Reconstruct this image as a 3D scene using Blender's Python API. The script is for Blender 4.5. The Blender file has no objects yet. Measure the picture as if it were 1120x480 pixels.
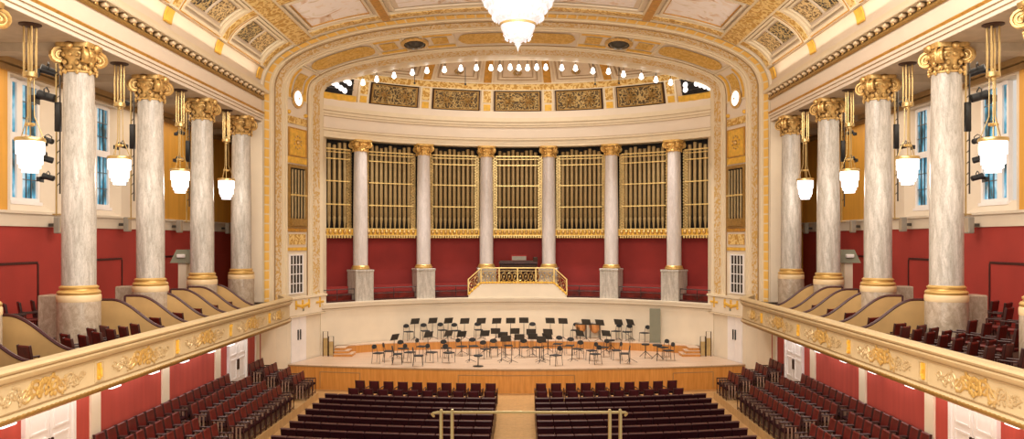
import bpy, math, random
from mathutils import Vector, Matrix
random.seed(7)
C = bpy.context.scene.collection
PI = math.pi
H, F, VX, VY, CX = 6.85, 871.0, 571.0, 262.0, 0.25     # eye height, focal (px of 1120), vanishing point, eye x
def hx(px, Y): return (px - VX) * Y / F + CX
def hz(py, Y): return H - (py - VY) * Y / F
def yfloor(py, z): return F * (H - z) / (py - VY)
NUM = ['first','second','third','fourth','fifth','sixth','seventh','eighth','ninth','tenth','eleventh','twelfth','thirteenth','fourteenth','fifteenth','sixteenth','seventeenth','eighteenth']

# ------------------------------------------------------------------ materials
class NT:
    def __init__(s, name):
        s.m = bpy.data.materials.new(name); s.m.use_nodes = True
        s.t = s.m.node_tree; s.b = s.t.nodes['Principled BSDF']
    def n(s, typ, **kw):
        x = s.t.nodes.new(typ)
        for k, v in kw.items():
            if k.startswith('i_'):
                key = k[2:]
                key = int(key) if key.isdigit() else key.replace('_', ' ')
                x.inputs[key].default_value = v
            else: setattr(x, k, v)
        return x
    def l(s, a, b): s.t.links.new(a, b)
    def ramp(s, fac, stops, interp='LINEAR'):
        r = s.n('ShaderNodeValToRGB'); r.color_ramp.interpolation = interp
        e = r.color_ramp.elements
        while len(e) < len(stops): e.new(0.5)
        for i, (p, c) in enumerate(stops):
            e[i].position = p; e[i].color = (c[0], c[1], c[2], 1)
        s.l(fac, r.inputs[0]); return r.outputs[0]
    def coord(s, kind='Object', scale=(1,1,1)):
        c = s.n('ShaderNodeTexCoord'); mp = s.n('ShaderNodeMapping')
        mp.inputs['Scale'].default_value = scale
        s.l(c.outputs[kind], mp.inputs[0]); return mp.outputs[0]
def sc(c, k): return tuple(min(1, x * k) for x in c)
def M(name, col, rough=.5, metal=0, var=.12, scale=3, kind='Object', stretch=(1,1,1), emit=0, bump=0, spec=None):
    t = NT(name)
    nz = t.n('ShaderNodeTexNoise', i_Scale=scale, i_Detail=4.0)
    t.l(t.coord(kind, stretch), nz.inputs['Vector'])
    c = t.ramp(nz.outputs['Fac'], [(.3, sc(col, 1 - var)), (.7, sc(col, 1 + var))])
    t.l(c, t.b.inputs['Base Color'])
    t.b.inputs['Roughness'].default_value = rough; t.b.inputs['Metallic'].default_value = metal
    if spec is not None: t.b.inputs['Specular IOR Level'].default_value = spec
    if emit:
        t.b.inputs['Emission Color'].default_value = (*col, 1); t.b.inputs['Emission Strength'].default_value = emit
    if bump:
        bp = t.n('ShaderNodeBump', i_Strength=bump); t.l(nz.outputs['Fac'], bp.inputs['Height']); t.l(bp.outputs[0], t.b.inputs['Normal'])
    return t.m
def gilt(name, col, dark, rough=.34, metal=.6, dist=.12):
    """gilding with crevice shade painted into its colour by ambient occlusion"""
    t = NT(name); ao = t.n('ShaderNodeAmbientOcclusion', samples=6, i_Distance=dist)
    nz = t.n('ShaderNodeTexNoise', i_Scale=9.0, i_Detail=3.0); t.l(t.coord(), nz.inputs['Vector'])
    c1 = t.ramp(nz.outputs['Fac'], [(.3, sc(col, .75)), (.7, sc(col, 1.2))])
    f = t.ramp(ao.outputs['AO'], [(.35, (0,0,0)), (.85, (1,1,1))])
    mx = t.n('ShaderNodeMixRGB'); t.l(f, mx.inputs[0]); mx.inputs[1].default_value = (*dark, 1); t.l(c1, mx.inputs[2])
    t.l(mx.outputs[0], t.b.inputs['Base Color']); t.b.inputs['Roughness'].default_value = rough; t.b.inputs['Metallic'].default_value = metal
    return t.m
def ornament(name, ground, gold, scale, cover=.5, kind='Object', stretch=(1,1,1), rough=.45, metal=.15):
    """gilt arabesque on a painted ground"""
    t = NT(name); v = t.coord(kind, stretch)
    nz = t.n('ShaderNodeTexNoise', i_Scale=scale * .9, i_Detail=2.0); t.l(v, nz.inputs['Vector'])
    vo = t.n('ShaderNodeTexVoronoi', feature='F1', i_Scale=scale * .8, i_Randomness=.7); t.l(v, vo.inputs['Vector'])
    m1 = t.n('ShaderNodeMath', operation='MULTIPLY', i_1=9.0); t.l(vo.outputs['Distance'], m1.inputs[0])
    m2 = t.n('ShaderNodeMath', operation='MULTIPLY_ADD', i_1=19.0); t.l(nz.outputs['Fac'], m2.inputs[0]); t.l(m1.outputs[0], m2.inputs[2])
    sn_ = t.n('ShaderNodeMath', operation='SINE'); t.l(m2.outputs[0], sn_.inputs[0])
    mx = t.n('ShaderNodeMath', operation='MULTIPLY_ADD', i_1=.5, i_2=.5); t.l(sn_.outputs[0], mx.inputs[0])
    c = t.ramp(mx.outputs[0], [(max(.02, 1 - cover - .1), ground), (min(.98, 1 - cover + .1), gold)])
    t.l(c, t.b.inputs['Base Color'])
    bp = t.n('ShaderNodeBump', i_Strength=.4, i_Distance=.04); t.l(mx.outputs[0], bp.inputs['Height']); t.l(bp.outputs[0], t.b.inputs['Normal'])
    t.b.inputs['Roughness'].default_value = rough; t.b.inputs['Metallic'].default_value = metal
    return t.m
def marble(name, a, b, vein, stretch=(3,3,.5), scale=2.0, rough=.25):
    t = NT(name); v = t.coord('Object', stretch)
    nz = t.n('ShaderNodeTexNoise', i_Scale=scale, i_Detail=8.0, i_Roughness=.65, i_Distortion=1.2); t.l(v, nz.inputs['Vector'])
    nz2 = t.n('ShaderNodeTexNoise', i_Scale=scale * 2.3, i_Detail=8.0, i_Roughness=.7, i_Distortion=2.0); t.l(v, nz2.inputs['Vector'])
    c1 = t.ramp(nz.outputs['Fac'], [(.32, a), (.68, b)])
    c2 = t.ramp(nz2.outputs['Fac'], [(.46, (0,0,0)), (.5, (1,1,1)), (.54, (0,0,0))])
    mul = t.n('ShaderNodeMath', operation='MULTIPLY', i_1=.45); t.l(c2, mul.inputs[0])
    mx = t.n('ShaderNodeMixRGB'); t.l(mul.outputs[0], mx.inputs[0]); t.l(c1, mx.inputs[1]); mx.inputs[2].default_value = (*vein, 1)
    t.l(mx.outputs[0], t.b.inputs['Base Color']); t.b.inputs['Roughness'].default_value = rough
    return t.m
def wood(name, a, b, stretch, scale=4, rough=.4, plank=None):
    t = NT(name); v = t.coord('Object', stretch)
    nz = t.n('ShaderNodeTexNoise', i_Scale=scale, i_Detail=6.0, i_Distortion=.6); t.l(v, nz.inputs['Vector'])
    c = t.ramp(nz.outputs['Fac'], [(.3, a), (.7, b)])
    if plank:
        br = t.n('ShaderNodeTexBrick', i_Scale=1.0); br.inputs['Color1'].default_value = (1,1,1,1); br.inputs['Color2'].default_value = (.82,.82,.82,1)
        br.inputs['Mortar'].default_value = (.55,.5,.45,1); br.inputs['Mortar Size'].default_value = .004
        br.inputs['Brick Width'].default_value = plank[0]; br.inputs['Row Height'].default_value = plank[1]
        t.l(t.coord('Object'), br.inputs['Vector'])
        mx = t.n('ShaderNodeMixRGB', blend_type='MULTIPLY', i_0=.8); t.l(c, mx.inputs[1]); t.l(br.outputs['Color'], mx.inputs[2]); c = mx.outputs[0]
    t.l(c, t.b.inputs['Base Color']); t.b.inputs['Roughness'].default_value = rough
    return t.m
CREAM = (.72,.60,.47); GOLD = (.75,.43,.09)
mt = {}
mt['cream'] = M('cream_plaster', (.78,.685,.53), .55, var=.04, scale=1.2)
mt['pink'] = M('rosy_cream_plaster', (.80,.695,.565), .55, var=.03, scale=1)
mt['stripe'] = M('warm_cream_moulding', (.79,.68,.49), .5, var=.03)
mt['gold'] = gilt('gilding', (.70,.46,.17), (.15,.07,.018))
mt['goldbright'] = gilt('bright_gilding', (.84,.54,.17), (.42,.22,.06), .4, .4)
mt['goldleaf'] = M('gold_leaf_panel', (.80,.48,.07), .45, metal=.2, var=.16, scale=5)
mt['ochre'] = M('ochre_gold_band', (.55,.28,.045), .45, metal=.2, var=.2, scale=6)
mt['orn_gold'] = ornament('gold_scrollwork_on_ochre', (.56,.31,.06), (.84,.62,.25), 4, .45)
mt['orn_oval'] = ornament('low_gold_relief', (.62,.36,.055), (.74,.48,.13), 4, .4)
mt['orn_cream'] = ornament('gold_scrollwork_on_cream', (.78,.65,.46), (.66,.42,.12), 5.5, .38, stretch=(1,1,.8))
mt['orn_dark'] = ornament('gold_arabesque_on_black', (.03,.024,.018), (.58,.42,.18), 7, .42)
mt['orn_dark2'] = ornament('gold_arabesque_on_brown', (.09,.055,.02), (.52,.36,.13), 6, .42)
mt['orn_light'] = ornament('gilt_arabesque_on_umber', (.16,.09,.03), (.74,.54,.26), 7, .6)
mt['marble'] = marble('grey_veined_marble', (.37,.34,.29), (.66,.615,.555), (.18,.16,.13))
mt['marble_white'] = marble('pale_lilac_marble', (.58,.53,.50), (.76,.71,.69), (.42,.38,.37), rough=.3)
mt['marble_base'] = marble('mottled_marble_block', (.34,.265,.185), (.60,.50,.39), (.24,.18,.13), stretch=(2,2,1.2), scale=2.4)
mt['base_gold'] = M('gilt_base_moulding', (.62,.40,.13), .38, metal=.45, var=.12)
mt['base_cream'] = M('yellow_cream_moulding', (.74,.56,.32), .45, var=.06)
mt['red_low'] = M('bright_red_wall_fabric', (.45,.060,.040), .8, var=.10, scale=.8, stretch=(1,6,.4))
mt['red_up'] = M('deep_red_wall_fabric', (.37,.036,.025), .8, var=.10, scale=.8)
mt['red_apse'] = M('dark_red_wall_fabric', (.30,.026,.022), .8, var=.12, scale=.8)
mt['trimdark'] = M('dark_maroon_trim', (.05,.007,.008), .35, var=.1)
mt['loose'] = M('dark_maroon_leather', (.045,.004,.006), .6, var=.3, scale=4, spec=.25)
mt['maroon'] = M('maroon_plush', (.017,.0014,.003), .8, var=.3, scale=6, spec=.12)
mt['redseat'] = M('red_leather', (.125,.010,.006), .45, var=.6, scale=3, spec=.35)
mt['darkwood'] = M('dark_stained_wood', (.040,.011,.009), .35, var=.3, scale=8)
mt['seatrail'] = M('edge_highlight_wood', (.055,.014,.014), .35, var=.5, scale=3)  # lighter wood tone paints in the highlights along the seat-back tops
mt['tan'] = M('tan_fabric_board', (.55,.35,.14), .7, var=.08, scale=2)
mt['balc'] = M('buff_painted_parapet', (.62,.48,.27), .45, var=.05, scale=2)
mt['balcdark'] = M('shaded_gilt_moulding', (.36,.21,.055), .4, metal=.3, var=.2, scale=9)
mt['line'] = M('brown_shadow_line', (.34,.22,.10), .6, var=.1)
mt['white'] = M('white_door_paint', (.84,.80,.78), .4, var=.03)
mt['stagefront'] = wood('orange_stage_wood', (.50,.20,.035), (.66,.30,.07), (3,3,.25), 4, .35)
mt['stagefloor'] = wood('pale_stage_boards', (.64,.45,.31), (.76,.58,.44), (.4,5,1), 3, .32, plank=(2.4,.14))
mt['parquet'] = wood('honey_parquet', (.46,.27,.11), (.60,.38,.17), (3,3,1), 2.5, .3, plank=(.6,.15))
mt['terrace'] = wood('brown_terrace_boards', (.10,.045,.02), (.16,.08,.04), (3,1,1), 3, .5)
mt['balcfloor'] = M('balcony_floorboards', (.10,.045,.03), .6, var=.2)
mt['aislegold'] = M('dull_gold_cornice', (.40,.25,.10), .5, var=.1)
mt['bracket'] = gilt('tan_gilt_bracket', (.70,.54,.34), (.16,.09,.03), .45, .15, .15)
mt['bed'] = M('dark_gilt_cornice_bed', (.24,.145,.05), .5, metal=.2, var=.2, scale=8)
mt['vent'] = M('dark_vent_mesh', (.07,.065,.055), .25, metal=.6, var=.2)
mt['orange'] = M('amber_silk_wall', (.66,.33,.045), .6, var=.12, scale=1, stretch=(1,4,.3))
mt['wallcream'] = M('aisle_wall_cream', (.70,.60,.47), .6, var=.05, scale=1)
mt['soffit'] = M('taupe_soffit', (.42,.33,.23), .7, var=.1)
mt['black'] = M('black_metal', (.012,.012,.013), .45, var=.2)
mt['blackseat'] = M('black_fabric', (.02,.021,.023), .7, var=.2)
mt['chrome'] = M('dark_steel_tube', (.10,.095,.09), .3, metal=.8, var=.1)
mt['brass'] = M('polished_brass', (.66,.48,.21), .3, metal=.85, var=.1)
mt['brassdull'] = M('aged_brass', (.58,.43,.19), .35, metal=.7, var=.15)
mt['pipe'] = M('bronze_gold_organ_pipe', (.37,.265,.12), .38, metal=.3, var=.14, scale=2)
mt['void'] = M('organ_interior_black', (.012,.009,.008), .9, var=.1)
mt['pipeband'] = M('gilt_pipe_rail', (.86,.66,.27), .35, metal=.4, var=.08)
mt['brownbox'] = M('dark_walnut', (.045,.019,.010), .5, var=.25, spec=.2)
mt['copper'] = M('copper_kettle', (.72,.36,.14), .3, metal=.7, var=.1)
mt['drumskin'] = M('drum_skin', (.82,.76,.66), .5, var=.05)
mt['greypanel'] = M('olive_grey_panel', (.22,.22,.155), .6, var=.05)
mt['greybox'] = M('grey_speaker', (.30,.27,.22), .6, var=.1)
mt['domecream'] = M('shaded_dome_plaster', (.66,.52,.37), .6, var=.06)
def glow(name, col, s):
    t = NT(name); t.b.inputs['Base Color'].default_value = (.9,.88,.85,1)
    t.b.inputs['Emission Color'].default_value = (*col, 1); t.b.inputs['Emission Strength'].default_value = s
    nz = t.n('ShaderNodeTexNoise', i_Scale=8.0); t.l(t.coord(), nz.inputs['Vector'])
    c = t.ramp(nz.outputs['Fac'], [(.3, sc(col, .88)), (.7, col)]); t.l(c, t.b.inputs['Emission Color'])
    return t.m
mt['lampglass'] = glow('lit_white_glass', (1,.93,.89), 3.0)
mt['bulb'] = glow('lit_bulb', (1,.95,.88), 4.0)
mt['oculus'] = glow('lit_round_glass', (1,.96,.95), 1.4)
mt['floorlight'] = glow('lit_white_panel', (1,.97,.95), 1.6)
def chand():
    t = NT('crystal_strands'); v = t.coord('Object', (1,1,1))
    nz = t.n('ShaderNodeTexNoise', i_Scale=9.0, i_Detail=3.0); t.l(v, nz.inputs['Vector'])
    c = t.ramp(nz.outputs['Fac'], [(.3, (1,.66,.58)), (.5, (1,.90,.88)), (.65,(1,1,1))])
    t.l(c, t.b.inputs['Emission Color']); t.b.inputs['Emission Strength'].default_value = .72
    t.b.inputs['Base Color'].default_value = (.25,.24,.24,1); t.b.inputs['Roughness'].default_value = .3
    return t.m
mt['crystal'] = chand()
def paint():
    t = NT('ceiling_painting'); v = t.coord('Object', (1,1,1))
    nz = t.n('ShaderNodeTexNoise', i_Scale=1.1, i_Detail=5.0, i_Distortion=1.5); t.l(v, nz.inputs['Vector'])
    c = t.ramp(nz.outputs['Fac'], [(.28, (.50,.28,.14)), (.38, (.85,.70,.58)), (.46, (.97,.93,.93)), (.60, (.97,.92,.93)), (.68, (.78,.72,.60)), (.76, (.60,.46,.30))])
    t.l(c, t.b.inputs['Base Color']); t.b.inputs['Roughness'].default_value = .5
    return t.m
mt['painting'] = paint()
def pane():
    t = NT('dusk_glow_window_glass'); v = t.coord('Object', (1,1,.6))
    nz = t.n('ShaderNodeTexNoise', i_Scale=2.2, i_Detail=3.0); t.l(v, nz.inputs['Vector'])
    c = t.ramp(nz.outputs['Fac'], [(.34, (.02,.05,.06)), (.5, (.05,.26,.42)), (.66, (.36,.55,.68))])
    t.l(c, t.b.inputs['Base Color']); t.l(c, t.b.inputs['Emission Color'])
    t.b.inputs['Emission Strength'].default_value = .55; t.b.inputs['Roughness'].default_value = .08  # glow put into the panes in place of the dusk sky outside
    return t.m
mt['pane'] = pane()
mt['darkpane'] = M('dark_window_glass', (.035,.03,.022), .1, var=.4, scale=3)
mt['desk'] = M('black_sheet_metal', (.022,.021,.018), .35, var=.2)
mt['desk_grey'] = M('grey_sheet_metal', (.11,.11,.10), .35, var=.2)
def dashes():
    t = NT('gold_dash_border')
    c = t.n('ShaderNodeTexCoord'); s = t.n('ShaderNodeSeparateXYZ'); t.l(c.outputs['UV'], s.inputs[0])
    m = t.n('ShaderNodeMath', operation='MULTIPLY', i_1=2.4); t.l(s.outputs[0], m.inputs[0])
    f = t.n('ShaderNodeMath', operation='FRACT'); t.l(m.outputs[0], f.inputs[0])
    col = t.ramp(f.outputs[0], [(.0, (.80,.70,.52)), (.12, (.86,.52,.10)), (.88, (.88,.56,.13)), (.97, (.80,.70,.52))])
    t.l(col, t.b.inputs['Base Color']); t.b.inputs['Roughness'].default_value = .45
    return t.m
mt['dash'] = dashes()
def relief():
    t = NT('gilded_relief'); c = t.n('ShaderNodeTexCoord'); s = t.n('ShaderNodeSeparateXYZ'); t.l(c.outputs['Object'], s.inputs[0])
    a = t.n('ShaderNodeMath', operation='ABSOLUTE'); t.l(s.outputs[0], a.inputs[0])
    nz = t.n('ShaderNodeTexNoise', i_Scale=5.0); t.l(c.outputs['Object'], nz.inputs['Vector'])
    d = t.n('ShaderNodeMath', operation='MULTIPLY_ADD', i_1=.3); t.l(nz.outputs['Fac'], d.inputs[0]); t.l(a.outputs[0], d.inputs[2])
    col = t.ramp(d.outputs[0], [(.4, (.66,.42,.12)), (.8, (.66,.45,.18)), (1.0, (.66,.50,.27))])
    t.l(col, t.b.inputs['Base Color']); t.b.inputs['Roughness'].default_value = .36; t.b.inputs['Metallic'].default_value = .35
    return t.m
mt['relief'] = relief()

# ------------------------------------------------------------------ mesh builder
class MB:
    def __init__(s): s.v = []; s.f = []; s.uv = []
    def add(s, vs, fs):
        o = len(s.v); s.v += [tuple(p) for p in vs]; s.f += [tuple(i + o for i in f) for f in fs]; return s
    def box(s, x0, x1, y0, y1, z0, z1, m=None):
        vs = [Vector((x, y, z)) for z in (z0, z1) for y in (y0, y1) for x in (x0, x1)]
        if m: vs = [m @ p for p in vs]
        return s.add(vs, [(0,2,3,1),(4,5,7,6),(0,1,5,4),(2,6,7,3),(0,4,6,2),(1,3,7,5)])
    def cbox(s, x0, x1, y0, y1, z0, z1, c=.02, m=None):
        """box with chamfered upright and top edges"""
        c = min(c, (x1-x0)*.45, (y1-y0)*.45, (z1-z0)*.45)
        def ring(i, z):
            a, b, d, e = x0+i, x1-i, y0+i, y1-i
            return [(a+c,d,z),(b-c,d,z),(b,d+c,z),(b,e-c,z),(b-c,e,z),(a+c,e,z),(a,e-c,z),(a,d+c,z)]
        vs = ring(c*.8, z0) + ring(0, z0+c) + ring(0, z1-c) + ring(c*.8, z1)
        fs = [tuple(range(7,-1,-1)), tuple(range(24,32))]
        for k in range(3):
            for i in range(8): fs.append((k*8+i, k*8+(i+1)%8, k*8+8+(i+1)%8, k*8+8+i))
        vs = [Vector(p) for p in vs]
        if m: vs = [m @ p for p in vs]
        return s.add(vs, fs)
    def tube(s, pts, r, n=6, closed=False):
        pts = [Vector(p) for p in pts]; N = len(pts); rr = r if isinstance(r, (list, tuple)) else [r]*N
        vs = []; prev = None
        for i, p in enumerate(pts):
            a = pts[(i-1) % N] if (closed or i) else p; b = pts[(i+1) % N] if (closed or i < N-1) else p
            d = (b - a).normalized() if (b-a).length > 1e-9 else Vector((0,0,1))
            if prev is None:
                u = d.cross(Vector((0,0,1)))
                if u.length < 1e-3: u = d.cross(Vector((0,1,0)))
            else: u = prev - d * prev.dot(d)
            u.normalize(); prev = u; w = d.cross(u)
            for k in range(n):
                t = 2*PI*k/n; vs.append(p + (u*math.cos(t) + w*math.sin(t)) * rr[i])
        fs = []
        for i in range(N if closed else N-1):
            j = (i+1) % N
            for k in range(n): fs.append((i*n+k, i*n+(k+1)%n, j*n+(k+1)%n, j*n+k))
        if not closed: fs += [tuple(range(n-1,-1,-1)), tuple(range((N-1)*n, N*n))]
        return s.add(vs, fs)
    def lathe(s, prof, n=24, c=(0,0,0), m=None, cap=True, a0=0):
        vs = []; L = len(prof)
        for r, z in prof:
            for k in range(n):
                t = a0 + 2*PI*k/n; p = Vector((c[0]+r*math.cos(t), c[1]+r*math.sin(t), c[2]+z)); vs.append(m @ p if m else p)
        fs = []
        for i in range(L-1):
            for k in range(n): fs.append((i*n+k, i*n+(k+1)%n, (i+1)*n+(k+1)%n, (i+1)*n+k))
        if cap: fs += [tuple(range(n-1,-1,-1)), tuple(range((L-1)*n, L*n))]
        return s.add(vs, fs)
    def ball(s, c, r, n=8, k=5, sx=1, sy=1, sz=1):
        pr = [(max(.02, math.sin(PI*i/k))*r, -math.cos(PI*i/k)*r*sz) for i in range(k+1)]
        m = Matrix.Translation(c) @ Matrix.Diagonal((sx, sy, 1, 1))
        return s.lathe(pr, n, m=m)
    def extr(s, prof, path, closed_prof=True):
        """prof: (d, z) swept along a plan path; d is measured to the left of travel"""
        P = [Vector((p[0], p[1], 0)) for p in path]; n = len(prof); vs = []
        for i, p in enumerate(P):
            a = P[max(0, i-1)]; b = P[min(len(P)-1, i+1)]
            d1 = (p-a).normalized() if i else (b-p).normalized(); d2 = (b-p).normalized() if i < len(P)-1 else d1
            nrm = (Vector((-d1.y, d1.x, 0)) + Vector((-d2.y, d2.x, 0))); nrm.normalize()
            k = 1 / max(.5, nrm.dot(Vector((-d1.y, d1.x, 0))))
            for d, z in prof: vs.append(p + nrm*d*k + Vector((0,0,z)))
        fs = []
        for i in range(len(P)-1):
            for k in range(n if closed_prof else n-1):
                fs.append((i*n+k, (i+1)*n+k, (i+1)*n+(k+1)%n, i*n+(k+1)%n))
        if closed_prof: fs += [tuple(range(n)), tuple(range((len(P)-1)*n, len(P)*n))[::-1]]
        return s.add(vs, fs)
    def slab(s, fn, a0, a1, b0, b1, lift, na=1, nb=1, base=0.0):
        """raised panel on a surface fn(a, b, lift)"""
        vs = []; fs = []
        for i in range(na+1):
            for j in range(nb+1): vs.append(fn(a0+(a1-a0)*i/na, b0+(b1-b0)*j/nb, lift))
        W = nb+1
        for i in range(na):
            for j in range(nb): fs.append((i*W+j, (i+1)*W+j, (i+1)*W+j+1, i*W+j+1))
        edge = [(i,0) for i in range(na+1)] + [(na,j) for j in range(1,nb+1)] + [(i,nb) for i in range(na-1,-1,-1)] + [(0,j) for j in range(nb-1,0,-1)]
        o = len(vs)
        for i, j in edge: vs.append(fn(a0+(a1-a0)*i/na, b0+(b1-b0)*j/nb, base))
        E = len(edge)
        for k in range(E):
            i, j = edge[k]; p, q = edge[(k+1) % E]
            fs.append((i*W+j, p*W+q, o+(k+1) % E, o+k))
        return s.add(vs, fs)
    def frame(s, fn, a0, a1, b0, b1, ta, tb, lift, na=1, nb=1):
        s.slab(fn, a0, a0+ta, b0, b1, lift, 1, nb); s.slab(fn, a1-ta, a1, b0, b1, lift, 1, nb)
        s.slab(fn, a0+ta, a1-ta, b0, b0+tb, lift, na, 1); s.slab(fn, a0+ta, a1-ta, b1-tb, b1, lift, na, 1); return s
    def mesh(s, name, mat, smooth=40):
        me = bpy.data.meshes.new(name); me.from_pydata(s.v, [], s.f); me.update()
        me.materials.append(mt[mat] if isinstance(mat, str) else mat)
        if smooth:
            me.shade_smooth(); me.set_sharp_from_angle(angle=math.radians(smooth))
        return me
    def build(s, name, mat, parent=None, smooth=40, loc=None, rotz=0):
        return link(name, s.mesh(name, mat, smooth), parent, loc, rotz)
def link(name, me, parent=None, loc=None, rotz=0):
    o = bpy.data.objects.new(name, me); C.objects.link(o)
    if parent: o.parent = parent
    if loc: o.location = loc
    o.rotation_euler.z = rotz
    return o
def tag(o, label, cat, group=None, kind=None):
    o['label'] = label; o['category'] = cat
    if group: o['group'] = group
    if kind: o['kind'] = kind
    return o
def thing(name, label, cat, loc=(0,0,0), rotz=0, group=None):
    o = bpy.data.objects.new(name, None); C.objects.link(o); o.empty_display_size = .1
    o.location = loc; o.rotation_euler.z = rotz
    return tag(o, label, cat, group)
def struct(o, label=None, cat=None):
    o['kind'] = 'structure'
    if label: o['label'] = label; o['category'] = cat or 'wall'
    return o
def dup(root, loc, rotz, label, group=None, scale=None):
    r = root.copy(); C.objects.link(r); r.location = loc; r.rotation_euler = (0, 0, rotz); r['label'] = label
    if group: r['group'] = group
    if scale: r.scale = scale
    for ch in list(root.children):
        c = ch.copy(); C.objects.link(c); c.parent = r
        for g in ch.children:
            d = g.copy(); C.objects.link(d); d.parent = c
    return r
class Maker:
    """first call moves the original, later calls copy it"""
    def __init__(s, root): s.r = root; s.used = False
    def put(s, loc, rotz, label, group=None):
        if s.used: return dup(s.r, loc, rotz, label, group)
        s.used = True; s.r.location = loc; s.r.rotation_euler = (0,0,rotz); s.r['label'] = label
        if group: s.r['group'] = group
        return s.r
SIDE = ((-1, 'left'), (1, 'right'))
def chaikin(p, k=2):
    for _ in range(k):
        q = [p[0]]
        for a, b in zip(p, p[1:]):
            q += [(a[0]*.75+b[0]*.25, a[1]*.75+b[1]*.25), (a[0]*.25+b[0]*.75, a[1]*.25+b[1]*.75)]
        p = q + [p[-1]]
    return p
class Poly:
    def __init__(s, pts):
        s.p = pts; s.L = [0]
        for a, b in zip(pts, pts[1:]): s.L.append(s.L[-1] + math.hypot(b[0]-a[0], b[1]-a[1]))
        s.len = s.L[-1]
    def at(s, d):
        d = max(0, min(s.len, d))
        for i in range(len(s.p)-1):
            if d <= s.L[i+1] or i == len(s.p)-2:
                t = (d - s.L[i]) / max(1e-9, s.L[i+1]-s.L[i]); a, b = s.p[i], s.p[i+1]
                return (a[0]+(b[0]-a[0])*t, a[1]+(b[1]-a[1])*t)

# ------------------------------------------------------------------ key dimensions
XB, XW, XC, XA = 9.57, 11.0, 11.6, 14.5          # balcony front, stalls wall, column axis, aisle wall
YC = [21.3, 25.4, 29.5, 33.6]                     # column bays
YB = 10.0                                         # near end of the modelled hall
Y1, X1, Y2, X2 = 35.0, 11.15, 39.8, 9.7           # splayed arch: outer and inner edge
ZB = 3.62                                         # balcony floor
ZE = 12.04                                        # underside of entablature

# ------------------------------------------------------------------ floor, stage
m = MB(); m.box(-11.3, 11.3, YB-4, 37.0, -.15, 0); struct(m.build('floor', 'parquet', smooth=0), 'honey parquet floor of the stalls', 'floor')
AY = 31.5                                          # centre of the apse circle
def arc(R, a0, a1, n=40): return [(R*math.sin(math.radians(a0+(a1-a0)*i/n)), AY + R*math.cos(math.radians(a0+(a1-a0)*i/n))) for i in range(n+1)]
# stage platform: bowed front edge
fe = [(-10.55 + 21.1*i/30, 35.45 + 1.35*(abs(-1+2*i/30))**1.8) for i in range(31)]
back = [p for p in arc(12.5, 48, -48)]
outline = fe + [(10.48, 36.95), (9.6, 39.8)] + back + [(-9.6, 39.8), (-10.48, 36.95)]
st = thing('stage_platform', 'wide orange wood concert stage with pale board top', 'stage', (0,36,0))
def poly_prism(m, pts, z0, z1, off=(0,0)):
    n = len(pts); vs = [(p[0]-off[0], p[1]-off[1], z0) for p in pts] + [(p[0]-off[0], p[1]-off[1], z1) for p in pts]
    fs = [tuple(range(n-1,-1,-1)), tuple(range(n, 2*n))] + [(i, (i+1)%n, n+(i+1)%n, n+i) for i in range(n)]
    return m.add(vs, fs)
poly_prism(MB(), outline, 0, 1.06, (0,36)).build('front_board', 'stagefront', st, 0)
poly_prism(MB(), [(p[0], p[1]-.03) if i < 31 else p for i, p in enumerate(outline)], 1.06, 1.10, (0,36)).build('stage_top', 'stagefloor', st, 0)
m = MB(); m.extr([(0,1.02),(.045,1.02),(.045,1.075),(0,1.075)], [(p[0], p[1]-36) for p in fe][::-1]); m.build('edge_strip', 'line', st, 0)
for x0, x1 in ((-9.0,-7.1),(7.1,9.0),(-2.6,2.6)):
    m = MB()
    ya = lambda x: 35.45 + 1.35*(abs(x/10.55))**1.8 - 36
    pts = [(x0+(x1-x0)*i/8, ya(x0+(x1-x0)*i/8)-.012) for i in range(9)]
    m.tube([(p[0], p[1], .80) for p in pts], .014, 4); m.tube([(x0, pts[0][1], .05), (x0, pts[0][1], .80)], .014, 4); m.tube([(x1, pts[-1][1], .05), (x1, pts[-1][1], .80)], .014, 4)
    m.build('access_panel_line', 'line', st, 0)
# orchestra riser along the apse
ri = thing('orchestra_riser', 'curved orange wood riser along the back of the stage', 'platform', (0,42,1.1))
m1 = MB(); m2 = MB(); K = 40; fr = []; bk = []
for k in range(K+1):
    u = -1 + 2*k/K; x = 8.15*u
    fr.append((x, 40.35 + 1.75*(1-u*u)**.8)); an = math.radians(47*u); bk.append((12.55*math.sin(an), AY + 12.55*math.cos(an)))
fr = [(-8.95, 40.05)] + fr + [(8.95, 40.05)]; bk = [(-9.05, 40.25)] + bk + [(9.05, 40.25)]
def strip_solid(m, z0, z1):
    n = len(fr); vs = []
    for f, b_ in zip(fr, bk): vs += [(f[0], f[1]-42, z0), (f[0], f[1]-42, z1), (b_[0], b_[1]-42, z1), (b_[0], b_[1]-42, z0)]
    fs = []
    for i in range(n-1):
        for q in range(3): fs.append((4*i+q, 4*i+q+1, 4*i+4+q+1, 4*i+4+q))
    fs += [(0,3,2,1), (4*n-4, 4*n-3, 4*n-2, 4*n-1)]
    m.add(vs, fs)
strip_solid(m1, .002, .38); m1.build('front_board', 'stagefront', ri, 0)
strip_solid(m2, .381, .42); m2.build('riser_top', 'stagefloor', ri, 0)
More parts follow.
